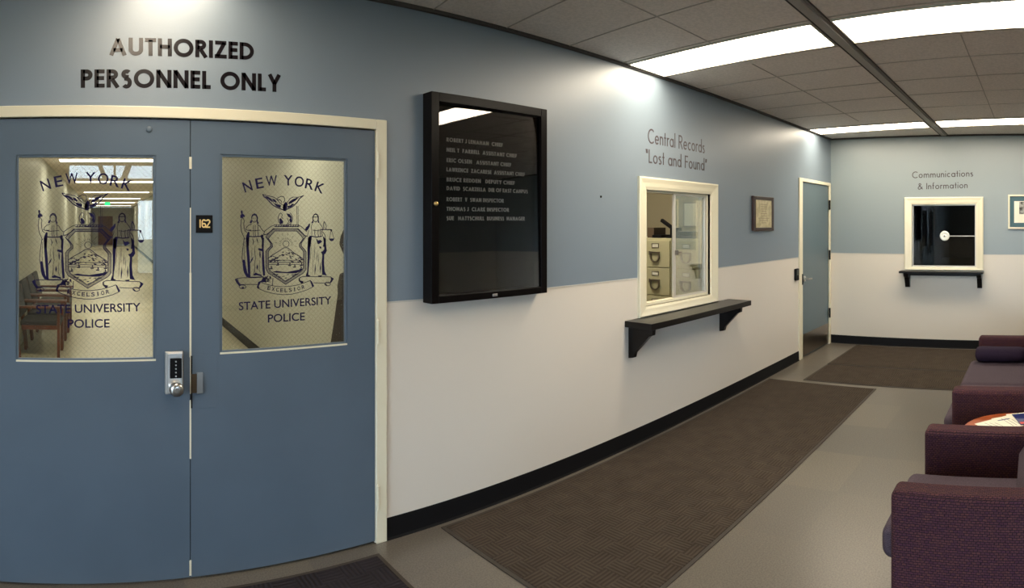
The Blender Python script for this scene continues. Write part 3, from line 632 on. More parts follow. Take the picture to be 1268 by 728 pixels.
    st(B_, [(545, 500), (540, 440), (552, 408), (566, 430), (580, 470), (572, 510)], 1.0); st(B_, [(555, 420), (558, 500)], .6)
    for x in (432, 475, 505): st(B_, [(x, 510), (x - 4, 560), (x + 3, 600)], 1.0)
    st(B_, [(400, 520), (450, 526), (500, 520)], .9); st(B_, [(390, 600), (450, 610), (520, 600)], 1.7); st(B_, [(400, 430), (385, 470), (392, 560), (388, 600)], .8)
    fill(B_, [(370, 590), (392, 600), (384, 660), (376, 735), (342, 735), (345, 660), (340, 620)])
    fill(D_, [(318, -5), (352, -5), (345, 120), (340, 250), (326, 380), (322, 440), (350, 455), (290, 458), (310, 400), (314, 250), (312, 120)])
    fill(D_, [(415, 0), (440, 28), (470, 20), (490, 40), (468, 60), (440, 75), (428, 50)]); fill(D_, [(455, 95), (480, 105), (478, 128), (458, 120)])
    st(B_, [(530, 540), (560, 580), (570, 640), (570, 730)], 1.0); fill(B_, [(535, 600), (556, 615), (560, 735), (536, 735), (545, 670)])
    fill(D_, [(505, 0), (528, 0), (538, 90), (545, 150), (530, 185), (515, 195), (512, 300), (520, 400), (546, 452), (490, 440), (484, 300), (492, 200), (474, 165), (500, 155), (515, 130), (512, 60)])
    for pts, w in (([(408, 310), (405, 380), (400, 440)], 1.6), ([(360, 60), (352, 200), (345, 300)], .6), ([(402, 60), (398, 260)], .7), ([(432, 160), (428, 280)], .9), ([(470, 300), (468, 420)], 1.8), ([(450, 180), (445, 330)], .6), ([(385, 100), (380, 300), (372, 440)], .5)): st(D_, pts, w, True)
    fill(D_, [(300, 440), (345, 455), (335, 468), (310, 465)]); fill(D_, [(440, 452), (490, 445), (480, 465), (450, 468)])
    # scroll
    st(C_, [(365, 470), (250, 478), (110, 478), (45, 486), (22, 500), (40, 535), (70, 572)], 1.0); st(C_, [(55, 490), (60, 530), (88, 562), (100, 560), (200, 558), (290, 560)], 1.0)
    fill(C_, [(22, 500), (45, 492), (58, 530), (86, 566), (72, 580), (40, 540)]); st(C_, arc(112, 588, 42, 22, 150, -200, 18), 1.0); fill(C_, [(105, 590), (125, 588), (130, 606), (112, 612), (98, 602)])
    st(D_, [(215, 480), (250, 464), (330, 462), (450, 466), (590, 466), (626, 490), (600, 530), (575, 545)], 1.0); st(D_, [(215, 480), (215, 515), (240, 540), (262, 530)], 1.0); st(D_, [(380, 538), (480, 542), (575, 540)], .9)
    fill(D_, [(205, 485), (222, 478), (222, 510), (262, 520), (258, 548), (236, 545), (208, 515)]); fill(D_, [(590, 470), (628, 490), (604, 528), (580, 540), (598, 495)]); st(D_, arc(556, 552, 34, 22, 60, 420, 18), 1.0); fill(D_, [(525, 545), (545, 560), (556, 576), (535, 575), (522, 560)])
    for k in range(14): st(C_, [(355 + rnd.uniform(0, 100), 445 + rnd.uniform(0, 90)), (360 + rnd.uniform(0, 100), 460 + rnd.uniform(0, 80))], rnd.uniform(.8, 1.8), True)
    st(C_, [(478, 480), (475, 545), (470, 570)], 1.0); fill(C_, [(360, 470), (390, 480), (400, 540), (380, 530), (330, 535), (300, 595), (285, 590), (300, 530), (340, 510)])
    st(P_, [(320, 356.5), (324, 359), (332, 362), (342, 364.3), (352, 365.3), (362, 364.8), (372, 362.5), (382, 359.2), (390, 355)], .9)
    st(P_, [(325, 350.5), (332, 352.6), (340, 354.4), (350, 355.4), (360, 355), (370, 353.2), (378, 350.6), (386, 347.5)], .9)
    fill(D_, [(340, 505), (360, 515), (392, 575), (372, 590), (360, 560)]); fill(C_, [(282, 592), (305, 580), (318, 600), (300, 615)])
def make_decal(dst, cxm, place):
    make_seal(dst, lambda u, v, off: place(cxm + u, v, off))
    for ch, x, z, rot, w in (('N', .821, 1.826, 18, .038), ('E', .881, 1.842, 11, .034), ('W', .942, 1.855, 4, .052), ('Y', 1.028, 1.859, 0, .042), ('O', 1.086, 1.854, -7, .044), ('R', 1.141, 1.843, -12, .040), ('K', 1.196, 1.827, -19, .042)):
        a = radians(rot); cap = .052; ox = x - SCX + cap / 2 * sin(a); oz = z - cap / 2 * cos(a)
        font_into(dst, ch, cxm + ox, oz, w * 1.1, cap, .010, place, rot=a, center=True)
    font_into(dst, 'STATE UNIVERSITY', cxm + .779 - SCX, 1.236, .479, .040, .010, place, rot=.018)
    font_into(dst, 'POLICE', cxm + .924 - SCX, 1.171, .191, .040, .010, place, rot=.004)
    letters = 'EXCELSIOR'
    for k, ch in enumerate(letters):
        f = (k - 4) / 4.0; px = 355.6 + f * 21.5; py = 362.0 - 3.4 * f * f - .6 * f; u, v = wl(px, py)
        font_into(dst, ch, cxm + u - SCX, v, .0150 if ch != 'I' else .0045, .019, .012, place, rot=-radians(9 * f - 0) * -1 if False else radians(9 * f), center=True)
def on_glass(u, v, off): return (u, DY + .020 - off, v)
b = BM(); make_decal(b, .066, on_glass); obj('glass_decal', b, M['decal'], L1.children[0])
b = BM(); make_decal(b, SCX, on_glass); obj('glass_decal', b, M['decal'], L2.children[0])
# hardware of the doors
lk = BM(); bx(lk, (.420, DY - .022, .868), (.505, DY, 1.062)); LK = obj('keypad_lock', lk, M['silver'], L1, bevel=.004)
b = BM(); bx(b, (.428, DY - .034, .872), (.500, DY - .022, 1.058)); obj('lock_cover', b, M['silver'], LK, bevel=.004)
b = BM(); bx(b, (.440, DY - .040, .944), (.494, DY - .034, 1.035)); obj('keypad', b, M['black'], LK, bevel=.002)
b = BM()
for k in range(5): tube(b, (.466, DY - .040, .955 + .0165 * k), (.466, DY - .0445, .955 + .0165 * k), .0035, seg=10)
obj('keypad_button', b, M['silver'], LK)
b = BM(); lathe(b, [(.020, -.034), (.026, -.040), (.031, -.052), (.031, -.072), (.026, -.080), (.010, -.081)], (.466, DY, .900), 'Y'); KN = obj('knob', b, M['silver'], LK, smooth=True)
b = BM(); tube(b, (.466, DY - .081, .900), (.466, DY - .0835, .900), .011, seg=16); bx(b, (.4645, DY - .085, .894), (.4675, DY - .0834, .906)); obj('key_cylinder', b, M['steel_dark'], LK)
b = BM(); bx(b, (SEAM + .006, DY - .002, .790), (.671, DY, 1.040)); obj('repair_plate', b, M['door'], L2, bevel=.0008)
b = BM(); bx(b, (SEAM + .028, DY - .016, .862), (.598, DY - .002, .958)); lt = obj('latch_guard', b, mat('grey_painted_guard', (0.20, 0.22, 0.24), rough=0.4), L2, bevel=.003)
b = BM(); bx(b, (SEAM + .003, DY - .014, .866), (SEAM + .028, DY - .002, .952)); obj('strike', b, M['rust'], L2, bevel=.001)
b = BM(); bx(b, (SEAM + .002, DY - .006, .794), (SEAM + .008, DY - .0005, 1.036)); obj('latch_slot', b, M['black'], L2)
b = BM(); lathe(b, [(.015, 0), (.015, -.002), (.012, -.004), (.003, -.005)], (.349, DY, 2.078), 'Y', 16); obj('bolt_cap', b, M['door'], L1, smooth=True)
def hinge(z0, z1, m, x, parent, y=W - .018, r=.0085):
    b = BM(); tube(b, (x, y - r * .5, z0), (x, y - r * .5, z1), r, seg=14)
    for k in range(3): tube(b, (x, y - r * .5, z0 + (z1 - z0) * (k + 1) / 4 - .001), (x, y - r * .5, z0 + (z1 - z0) * (k + 1) / 4 + .001), r * 1.12, seg=14)
    tube(b, (x, y - r * .5, z1), (x, y - r * .5, z1 + .008), r * .7, r * .3, seg=12); return obj('hinge', b, m, parent, smooth=False)
hinge(1.880, 2.005, M['cream'], 1.502, D1); hinge(1.030, 1.150, M['cream'], 1.502, D1); hinge(.18, .30, M['cream'], 1.502, D1)
t = thing('room_number_sign', 'small black square 162 sign with gold digits on the right door leaf', 'sign', (.606, DY, 1.604))
box('sign_plate', (.5665, DY - .004, 1.604), (.646, DY, 1.686), M['black'], t, bevel=.001)
b = BM()
def on_sign(u, v, off): return (u, DY - .004 - off, v)
h = .13
for st_, x0 in (([[(.0, 0), (.0, 1)]], .586), ([arc(.28, .28, .24, .22, 0, 360, 18), [(.04, .28), (.04, .72)] + arc(.28, .72, .24, .22, 180, 20, 10)], .5945), ([arc(.28, .72, .24, .22, 160, -20, 10) + [(.04, .06), (.56, .06)]], .614)):
    for s in st_: ribbon(b, s, .085, lambda u, v: on_sign(x0 + u * .034, 1.628 + v * .038, 0), lambda u, v: on_sign(x0 + u * .034, 1.628 + v * .038, .001))
obj('digits', b, M['gold'], t)
# ------------------------------------------------------------------ directory board
BX0, BX1, BZ0, BZ1 = 1.790, 2.640, 1.220, 2.348; BD = .085
t = thing('directory_board', 'tall black framed directory board with white names behind glass on the blue wall', 'notice board', (2.2, W, 1.22))
b = BM(); f = .05
bx(b, (BX0, W - BD, BZ0), (BX0 + f, W, BZ1)); bx(b, (BX1 - f, W - BD, BZ0), (BX1, W, BZ1)); bx(b, (BX0 + f, W - BD, BZ0), (BX1 - f, W, BZ0 + f * .8)); bx(b, (BX0 + f, W - BD, BZ1 - f), (BX1 - f, W, BZ1))
obj('frame', b, M['blackwood'], t, bevel=.003)
box('letter_panel', (BX0 + f, W - .02, BZ0 + f * .8), (BX1 - f, W, BZ1 - f), M['felt'], t)
b = BM(); g0 = [(BX0 + f, BZ0 + f * .8), (BX1 - f, BZ0 + f * .8), (BX1 - f, BZ1 - f), (BX0 + f, BZ1 - f)]
gy = lambda u, v: W - .032 - .040 * (u - 1.84) - .013 * (2.3 - v)
prism(b, g0, lambda u, v: (u, gy(u, v), v), lambda u, v: (u, gy(u, v) + .004, v)); obj('glass_door', b, M['glass_board'], t)
b = BM(); lathe(b, [(.012, 0), (.013, -.006), (.010, -.012), (.004, -.013)], (BX0 + .026, W - BD, 1.752), 'Y', 18); obj('lock_knob', b, M['brass'], t, smooth=True)
b = BM(); bx(b, (2.205, W - BD - .004, BZ0 + .012), (2.24, W - BD, BZ0 + .026)); obj('maker_badge', b, M['silver'], t, bevel=.001)
def on_board(u, v, off): return (u, W - .02 - off * 3, v)
for txt, py, xr in (('ROBERT J LENAHAN  CHIEF', 173.5, 2.335), ('NEIL T  FARRELL  ASSISTANT CHIEF', 186, 2.446), ('ERIC OLSEN   ASSISTANT CHIEF', 198.8, 2.401), ('LAWRENCE  ZACARESE  ASSISTANT CHIEF', 210.3, 2.511), ('BRUCE REDDEN   DEPUTY CHIEF', 222.7, 2.429), ('DAVID  SCARZELLA  DIR OF EAST CAMPUS', 233.4, 2.535), ('ROBERT  V  SWAN INSPECTOR', 247, 2.343), ('THOMAS J  CLARK INSPECTOR', 258.9, 2.384), ('SUE   MATTSCHULL  BUSINESS  MANAGER', 270.5, 2.511)):
    x0, z0 = wl(551, py); stroke_text(t, txt, .115, (1.932, z0 - .010), (xr, z0 - .010), .0225, M['white'], on_board, gap=.16, space=.40, th_=.0008)
# ------------------------------------------------------------------ records window
fx0, fx1, fz0, fz1 = 3.665, 4.850, .937, 2.0
b = BM()
def casing(b, x0, x1, z0, z1, ix0, ix1, iz0, iz1, mp):
    o = [(x0, z0), (x1, z0), (x1, z1), (x0, z1)]; i = [(ix0, iz0), (ix1, iz0), (ix1, iz1), (ix0, iz1)]
    for k in range(4):
        a, c, d, e = o[k], o[(k + 1) % 4], i[(k + 1) % 4], i[k]
        lerp = lambda p, q, t_: (p[0] + (q[0] - p[0]) * t_, p[1] + (q[1] - p[1]) * t_)
        prev = None
        prof = [(0, 0), (0, .020), (.12, .026), (.45, .020), (.75, .018), (1, .012), (1, -.06)]
        rows = [[b.verts.new(mp(*lerp(a, e, t_), h_)), b.verts.new(mp(*lerp(c, d, t_), h_))] for t_, h_ in prof]
        for r0, r1 in zip(rows, rows[1:]): b.faces.new((r0[0], r0[1], r1[1], r1[0]))
casing(b, fx0, fx1, fz0, fz1, RX0, RX1, RZ0, RZ1, on_north)
WN = struct('window_1', b, M['cream'])
# inner track and two sashes
b = BM(); s = .022
for lo, hi in (((RX0, RZ0), (RX0 + s, RZ1)), ((RX1 - s, RZ0), (RX1, RZ1)), ((RX0 + s, RZ0), (RX1 - s, RZ0 + s)), ((RX0 + s, RZ1 - s * .8), (RX1 - s, RZ1))): bx(b, (lo[0], W + .02, lo[1]), (hi[0], W + .08, hi[1]))
obj('window_track', b, M['cream'], WN)
def sash(x0, x1, y, m, gm):
    b = BM(); s = .028; z0, z1 = RZ0 + .02, RZ1 - .016
    bx(b, (x0, y, z0), (x0 + s, y + .018, z1)); bx(b, (x1 - s, y, z0), (x1, y + .018, z1)); bx(b, (x0 + s, y, z0), (x1 - s, y + .018, z0 + .016)); bx(b, (x0 + s, y, z1 - .012), (x1 - s, y + .018, z1))
    S = obj('sliding_sash', b, m, WN); box('glass_pane', (x0 + s, y + .007, z0 + .016), (x1 - s, y + .011, z1 - .012), gm, S); return S
sash(4.19, RX1 - .024, W + .024, M['alu'], M['glass']); sash(4.235, RX1 - .024, W + .052, M['alu'], M['glass'])
b = BM(); bx(b, (4.205, W + .004, 1.385), (4.235, W + .024, 1.425)); bx(b, (4.235, W + .008, 1.402), (4.29, W + .018, 1.412)); obj('window_latch', b, M['steel_dark'], WN, bevel=.002)
# black counter shelf with brackets
t = thing('counter_shelf', 'long black counter shelf on two brackets under the records sliding window', 'shelf', (4.3, W, .66))
box('shelf_board', (3.510, 2.545, .888), (5.072, W, .934), M['shelf'], t, bevel=.003)
def bracket(x0, x1, y0, z0, z1, parent, along='N'):
    b = BM(); pts = [(0, z0), (.045, z0 + .008), (.055, z0 + .045), (y0 * .80, z1 - .055), (y0 * .92, z1 - .045), (y0 * .94, z1), (0, z1)]
    if along == 'N': prism(b, pts, lambda u, v: (x0, W - u, v), lambda u, v: (x1, W - u, v))
    else: prism(b, pts, lambda u, v: (EX - u, x0, v), lambda u, v: (EX - u, x1, v))
    return obj('bracket', b, M['shelf'], parent, bevel=.002)
bracket(3.555, 3.595, .235, .655, .888, t); bracket(4.905, 4.945, .235, .655, .888, t)
# ------------------------------------------------------------------ end window, shelf, picture
b = BM(); casing(b, .697, 1.748, 1.03, 1.99, CY0, CY1, CZ0, CZ1, on_east)
WN2 = struct('window_2', b, M['cream'])
b = BM(); s = .016
for lo, hi in (((CY0, CZ0), (CY0 + s, CZ1)), ((CY1 - s, CZ0), (CY1, CZ1)), ((CY0 + s, CZ0), (CY1 - s, CZ0 + s)), ((CY0 + s, CZ1 - s), (CY1 - s, CZ1))): bx(b, (EX + .02, lo[0], lo[1]), (EX + .06, hi[0], hi[1]))
obj('window_stop', b, M['alu'], WN2)
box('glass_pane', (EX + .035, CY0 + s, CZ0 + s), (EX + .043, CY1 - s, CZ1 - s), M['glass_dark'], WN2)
b = BM(); lathe(b, [(.064, -.004), (.066, -.010), (.060, -.016), (.040, -.018), (.034, -.013), (.016, -.013), (.012, -.020), (.005, -.021)], (EX + .035, 1.213, 1.478), 'X', 28); SP = obj('speaking_disc', b, M['clear'], WN2, smooth=True)
b = BM(); tube(b, (EX + .018, 1.213, 1.478), (EX + .012, 1.213, 1.478), .009, seg=14); obj('disc_centre', b, M['black'], SP)
b = BM(); bx(b, (EX + .026, CY0 + s, 1.472), (EX + .036, 1.150, 1.482)); obj('glass_joint_strip', b, M['alu'], WN2)
t = thing('small_counter_shelf', 'small black shelf on two brackets under the Communications & Information window', 'shelf', (EX, 1.24, .8))
box('shelf_board', (7.82, .690, .992), (EX, 1.790, 1.020), M['shelf'], t, bevel=.003)
box('shelf_rail', (7.955, .730, .955), (EX, 1.750, .992), M['shelf'], t, bevel=.002)
for y0 in (.712, 1.670):
    b = BM(); pts = [(0, .80), (.05, .80), (.06, .84), (.10, .93), (.15, .95), (.16, .992), (0, .992)]
    prism(b, pts, lambda u, v: (EX - u, y0, v), lambda u, v: (EX - u, y0 + .062, v)); obj('bracket', b, M['shelf'], t, bevel=.002)
t = thing('desk_monitor', 'dark monitor on a desk dimly seen behind the far window', 'monitor', (8.7, 1.1, .75))
box('screen', (8.68, .93, .95), (8.70, 1.36, 1.16), M['black'], t, bevel=.004); box('stand', (8.68, 1.1, .76), (8.72, 1.18, .96), M['black'], t)
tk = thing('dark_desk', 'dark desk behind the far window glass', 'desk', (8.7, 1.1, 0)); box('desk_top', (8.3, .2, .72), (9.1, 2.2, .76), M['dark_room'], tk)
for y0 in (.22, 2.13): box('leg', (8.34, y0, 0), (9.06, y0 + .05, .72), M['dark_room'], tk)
t = thing('framed_picture', 'white framed picture with teal mount cut off by the right edge', 'picture', (EX, .12, 1.57))
py0, py1, pz0, pz1 = -.16, .372, 1.573, 2.018; w = .022
b = BM(); bx(b, (EX - .028, py1 - w, pz0), (EX, py1, pz1)); bx(b, (EX - .028, py0, pz0), (EX, py0 + w, pz1)); bx(b, (EX - .028, py0 + w, pz0), (EX, py1 - w, pz0 + w)); bx(b, (EX - .028, py0 + w, pz1 - w), (EX, py1 - w, pz1)); obj('frame', b, M['cream'], t, bevel=.002)
box('mount', (EX - .014, py0 + w, pz0 + w), (EX - .004, py1 - w, pz1 - w), M['teal'], t)
box('sheet', (EX - .0155, py0 + .075, pz0 + .078), (EX - .014, py1 - .078, pz1 - .085), M['paper'], t)
b = BM(); bx(b, (EX - .0165, -.08, 1.765), (EX - .0155, .228, 1.925)); obj('photo_print', b, M['photo'], t)
# plaque
qx0, qx1, qz0, qz1 = 5.56, 6.05, 1.565, 1.925
t = thing('framed_certificate', 'small dark wood plaque with parchment certificate on the wall left of the far door', 'plaque', (5.8, W, 1.565))
w = .05; b = BM(); bx(b, (qx0, W - .03, qz0), (qx0 + w, W, qz1)); bx(b, (qx1 - w, W - .03, qz0), (qx1, W, qz1)); bx(b, (qx0 + w, W - .03, qz0), (qx1 - w, W, qz0 + w * .75)); bx(b, (qx0 + w, W - .03, qz1 - w * .75), (qx1 - w, W, qz1)); obj('frame', b, M['plaquewood'], t, bevel=.004)
box('certificate', (qx0 + w, W - .024, qz0 + w * .75), (qx1 - w, W - .004, qz1 - w * .75), M['parch'], t)
b = BM(); rr = random.Random(5)
for k in range(9):
    zz = qz1 - .085 - .024 * k; a = rr.uniform(.02, .10); bx(b, (qx0 + w + .04 + a, W - .0248, zz), (qx1 - w - .04 - a, W - .024, zz + .006))
obj('printed_lines', b, mat('faded_ink', (0.26, 0.21, 0.12), rough=.6), t)
# ------------------------------------------------------------------ single door
b = BM(); fw = .052
bx(b, (EX0 - fw - .055, W - .016, 0), (EX0, W + TH, EZ + .04)); bx(b, (EX1, W - .016, 0), (EX1 + .055, W + TH, EZ + .04)); bx(b, (EX0, W - .016, EZ), (EX1, W + TH, EZ + .04))
D2 = struct('door_2', b, M['cream'], bevel=.003)
b = BM(); bx(b, (EX0 + .004, W + .004, .012), (EX1 - .004, W + .046, EZ - .004)); L3 = obj('door_leaf', b, M['door_far'], D2)
b = BM(); bx(b, (EX0 + .012, W + .001, .02), (EX1 - .012, W + .004, .285)); obj('kick_plate', b, M['kick'], L3)
for z0 in (1.83, 1.15, .36): 
    b = BM(); tube(b, (EX1 - .002, W - .018, z0), (EX1 - .002, W - .018, z0 + .13), .013, seg=12); bx(b, (EX1 - .016, W - .019, z0), (EX1 + .018, W - .0165, z0 + .13)); obj('hinge', b, M['black'], D2)
b = BM(); tube(b, (EX0 + .085, W + .004, .965), (EX0 + .085, W - .012, .965), .034, seg=20); tube(b, (EX0 + .085, W - .012, .965), (EX0 + .085, W - .055, .965), .012, seg=12)
tube(b, (EX0 + .075, W - .055, .965), (EX0 + .20, W - .055, .958), .012, .009, seg=12); obj('lever_handle', b, M['silver'], L3, smooth=False)
b = BM(); bx(b, (EX0 - .03, W - .019, .90), (EX0 + .004, W - .015, 1.03)); obj('strike_plate', b, M['black'], D2)
t = thing('card_reader', 'small black card reader on the cream wall left of the far door', 'card reader', (6.74, W, .97))
box('reader_body', (6.685, W - .03, .968), (6.775, W, 1.108), M['black'], t, bevel=.006); box('reader_face', (6.695, W - .034, 1.03), (6.765, W - .03, 1.098), mat('dark_green_plastic', (0.03, 0.035, 0.025), rough=.4), t, bevel=.002)
t = tag(box('wall_screw', (0, 0, 0), (.001, .001, .001), M['steel_dark']), 'tiny screw left in the blue wall between the board and the records window', 'screw'); bpy.data.objects.remove(t)
b = BM(); u, v = wl(744, 243.5); lathe(b, [(.008, 0), (.008, -.004), (.004, -.006)], (u, W, v), 'Y', 12); tag(obj('wall_screw', b, M['black']), 'tiny dark screw in the blue wall between the board and the records window', 'screw')
# ------------------------------------------------------------------ mats
def floor_mat_obj(name, x0, x1, y0, y1, m, label, grp=None):
    cx, cy = (x0 + x1) / 2, (y0 + y1) / 2
    t = thing(name, label, 'floor mat', (cx, cy, 0), grp)
    b = BM(); e = .022; bx(b, (x0 + e, y0 + e, .0), (x1 - e, y1 - e, .009)); obj('carpet_pile', b, m, t, bevel=.002)
    b = BM(); o = [(x0, y0), (x1, y0), (x1, y1), (x0, y1)]; i = [(x0 + e, y0 + e), (x1 - e, y0 + e), (x1 - e, y1 - e), (x0 + e, y1 - e)]
    for k in range(4): prism(b, [o[k], o[(k + 1) % 4], i[(k + 1) % 4], i[k]], lambda u, v: (u, v, 0), lambda u, v: (u, v, .005))
    obj('rubber_border', b, M['mat_edge'], t); return t
floor_mat_obj('floor_runner', 1.875, 5.885, 1.575, 2.74, M['mat'], 'long brown ribbed runner along the cream wall under the records shelf')
floor_mat_obj('floor_mat', 5.985, 6.745, -.3, 2.395, M['mat'], 'brown floor mat just beyond the end of the long runner', 'brown mats by the far wall')
floor_mat_obj('floor_mat', 6.765, 7.93, -.3, 2.40, M['mat'], 'brown floor mat against the far wall under the Communications window', 'brown mats by the far wall')
floor_mat_obj('entrance_mat', -.45, 1.462, 1.5, 2.685, M['mat_dark'], 'dark charcoal mat in front of the double doors at the bottom edge')
# ------------------------------------------------------------------ lounge seating
def rbox(name, lo, hi, m, parent, r, seg=5): return box(name, lo, hi, m, parent, bevel=r, seg=seg)
def lounge(name, label, cat, x0, x1, seats, arm=.125, yf=.545, yb=-.36, top=.625):
    t = thing(name, label, cat, ((x0 + x1) / 2, .15, 0))
    for a, c in ((x0, x0 + arm), (x1 - arm, x1)): rbox('arm', (a, yb, .06), (c, yf, top), M['maroon'], t, .028)
    rbox('backrest', (x0 + arm, yb, .06), (x1 - arm, yb + .17, .80), M['maroon'], t, .03)
    rbox('seat_base', (x0 + arm, yb + .172, .10), (x1 - arm, yf - .03, .28), M['maroon'], t, .02)
    w_ = (x1 - x0 - 2 * arm) / seats
    for k in range(seats):
        a = x0 + arm + k * w_
        b = BM(); bx(b, (a + .004, yb + .17, .283), (a + w_ - .004, yf + .072, .422)); o = obj('seat_cushion', b, M['cushion'], t, bevel=.045, seg=5)
        b = BM(); prism(b, [(.092, .424), (.085, .54), (.005, .66), (-.06, .80), (-.20, .80), (-.19, .424)], lambda u, v: (a + .01, u, v), lambda u, v: (a + w_ - .01, u, v)); obj('back_cushion', b, M['cushion'], t, bevel=.03, seg=5)
    for x in (x0 + .05, x1 - .05):
        for y in (yb + .05, yf - .05):
            b = BM(); tube(b, (x, y, 0), (x, y, .06), .02, .025, seg=12); obj('leg', b, M['black'], t)
    return t
lounge('lounge_chair', 'maroon woven lounge chair nearest the camera at the lower right', 'armchair', 2.275, 3.115, 1, yf=.556)
lounge('sofa', 'maroon sofa with faded plum seat beyond the round table', 'sofa', 3.735, 5.62, 2, yf=.523)
b = BM()
prof = [(0.0, .175), (.05, .178), (.078, .19), (.088, .22)] + [(.090, .22 + .34 * k / 6) for k in range(1, 7)] + [(.078, .60), (.04, .615), (0.001, .62)]
lathe(b, [(max(r, .001), h_ - .02) for r, h_ in prof], (5.40, -.055, .534), 'Y', 24)
for v in b.verts: v.co.z = .493 + (v.co.z - .534) * .76; v.co.x = 5.40 + (v.co.x - 5.40) * .85
tag(obj('bolster_cushion', b, M['bolster'], smooth=True), 'dark plum roll cushion lying on the sofa against its far arm', 'cushion')
# round table with papers
t = thing('round_table', 'low round orange-brown table between the lounge chair and the sofa', 'table', (3.42, .12, 0))
b = BM(); lathe(b, [(.27, .468), (.292, .476), (.298, .486), (.298, .494), (.292, .500)], (3.42, .12, 0), 'Z', 56); obj('table_top', b, M['table'], t)
b = BM(); lathe(b, [(.035, .02), (.03, .1), (.03, .42), (.10, .468)], (3.42, .12, 0), 'Z', 20); obj('pedestal', b, M['black'], t, smooth=True)
b = BM(); lathe(b, [(.22, 0), (.22, .012), (.05, .03)], (3.42, .12, 0), 'Z', 36); obj('foot', b, M['black'], t)
def sheet(name, label, cat, c, size, rot, z, m, group=None, thick=.0015, lines=True, extra=None):
    o = thing(name, label, cat, (c[0], c[1], z), group); o.rotation_euler = (0, 0, rot)
    b = BM(); bx(b, (-size[0] / 2, -size[1] / 2, 0), (size[0] / 2, size[1] / 2, thick))
    p = obj('page', b, m); p.parent = o
    if lines:
        b = BM()
        for k in range(9): bx(b, (-size[0] * .38, -size[1] * .38 + k * size[1] * .085, thick), (size[0] * (.2 + .18 * ((k * 7) % 3) / 2), -size[1] * .38 + k * size[1] * .085 + .004, thick + .0002))
        q = obj('printed_lines', b, M['ink']); q.parent = o
    if extra: extra(o)
    return o
sheet('paper_sheet', 'cream printed sheet lying lowest on the round table, its corner at the left', 'paper', (3.515, .185), (.20, .28), .76, .5002, M['paper'], 'papers on the round table')
sheet('paper_sheet', 'cream printed sheet with a blue stripe lying across the lower sheet', 'paper', (3.575, .10), (.20, .27), .55, .5019, M['paper'], 'papers on the round table', extra=lambda o: setattr(obj('blue_stripe', (lambda b: (bx(b, (.04, -.12, .0016), (.052, .12, .0019)), b)[1])(BM()), M['blueprint']), 'parent', o))
sheet('paper_sheet', 'white folded leaflet on the far rim of the round table', 'paper', (3.655, .075), (.10, .20), .35, .5036, M['paper'], 'papers on the round table', lines=True)
def mag(o):
    b = BM(); bx(b, (-.09, -.115, .004), (-.055, .115, .0045)); q = obj('red_band', b, M['redprint']); q.parent = o
    b = BM(); bx(b, (-.01, -.06, .004), (.05, .05, .0044)); q = obj('cover_photo', b, M['photo']); q.parent = o
sheet('magazine', 'dark blue magazine with a red band on top of the papers', 'magazine', (3.60, .005), (.19, .24), .3, .5056, M['blueprint'], thick=.004, lines=False, extra=mag)
# ------------------------------------------------------------------ office things behind the records window
def cabinet(y0, label):
    t = thing('filing_cabinet', label, 'filing cabinet', (5.55, y0 + .19, 0), 'putty filing cabinets in the office')
    box('cabinet_body', (5.205, y0 + .002, 0), (5.90, y0 + .378, 1.492), M['cabinet'], t, bevel=.004)
    for k in range(5):
        z0 = .035 + k * .288
        b = BM(); bx(b, (5.188, y0 + .012, z0 + .004), (5.205, y0 + .368, z0 + .282)); d = obj('drawer', b, M['cabinet'], t, bevel=.004)
        b = BM(); yc = y0 + .19
        for q in (((yc - .045, z0 + .205), (yc + .045, z0 + .211)), ((yc - .045, z0 + .245), (yc + .045, z0 + .251)), ((yc - .045, z0 + .211), (yc - .038, z0 + .245)), ((yc + .038, z0 + .211), (yc + .045, z0 + .245))): bx(b, (5.182, q[0][0], q[0][1]), (5.188, q[1][0], q[1][1]))
        h_ = obj('label_holder', b, M['steel_dark'], d)
        b = BM(); bx(b, (5.185, yc - .038, z0 + .211), (5.188, yc + .038, z0 + .245)); obj('label_card', b, M['paper'], h_)
        b = BM(); pts = arc(0, 0, .055, .055, 180, 360, 12)
        ribbon(b, [(yc - .052, z0 + .155)] + [(yc + x * .95, z0 + .115 + z) for x, z in pts] + [(yc + .052, z0 + .155)], .006, lambda u, v: (5.188, u, v), lambda u, v: (5.168, u, v)); bx(b, (5.172, yc - .058, z0 + .15), (5.188, yc + .058, z0 + .165))
        obj('drawer_handle', b, M['steel_dark'], d)
        b = BM(); bx(b, (5.180, yc + .07, z0 + .13), (5.188, yc + .082, z0 + .17)); obj('thumb_latch', b, M['steel_dark'], d)
    return t
cabinet(3.525, 'putty filing cabinet seen through the open left half of the records window'); cabinet(3.142, 'putty filing cabinet seen through the right glass of the records window'); cabinet(3.908, 'putty filing cabinet mostly hidden by the left side of the records window')
t = thing('heavy_stapler', 'black heavy duty stapler with raised lever on the left filing cabinet', 'stapler', (5.4, 3.6, 1.492))
b = BM(); bx(b, (5.26, 3.50, 1.492), (5.46, 3.63, 1.515)); obj('base', b, M['black'], t, bevel=.003)
b = BM(); bx(b, (5.30, 3.52, 1.515), (5.40, 3.61, 1.60)); obj('body', b, M['black'], t, bevel=.006)
b = BM(); prism(b, [(3.535, 1.575), (3.735, 1.695), (3.75, 1.665), (3.55, 1.545)], lambda u, v: (5.32, u, v), lambda u, v: (5.36, u, v)); obj('lever', b, M['black'], t, bevel=.004)
t = thing('desk_tray', 'dark document tray with papers on the right filing cabinet', 'tray', (5.5, 3.35, 1.492))
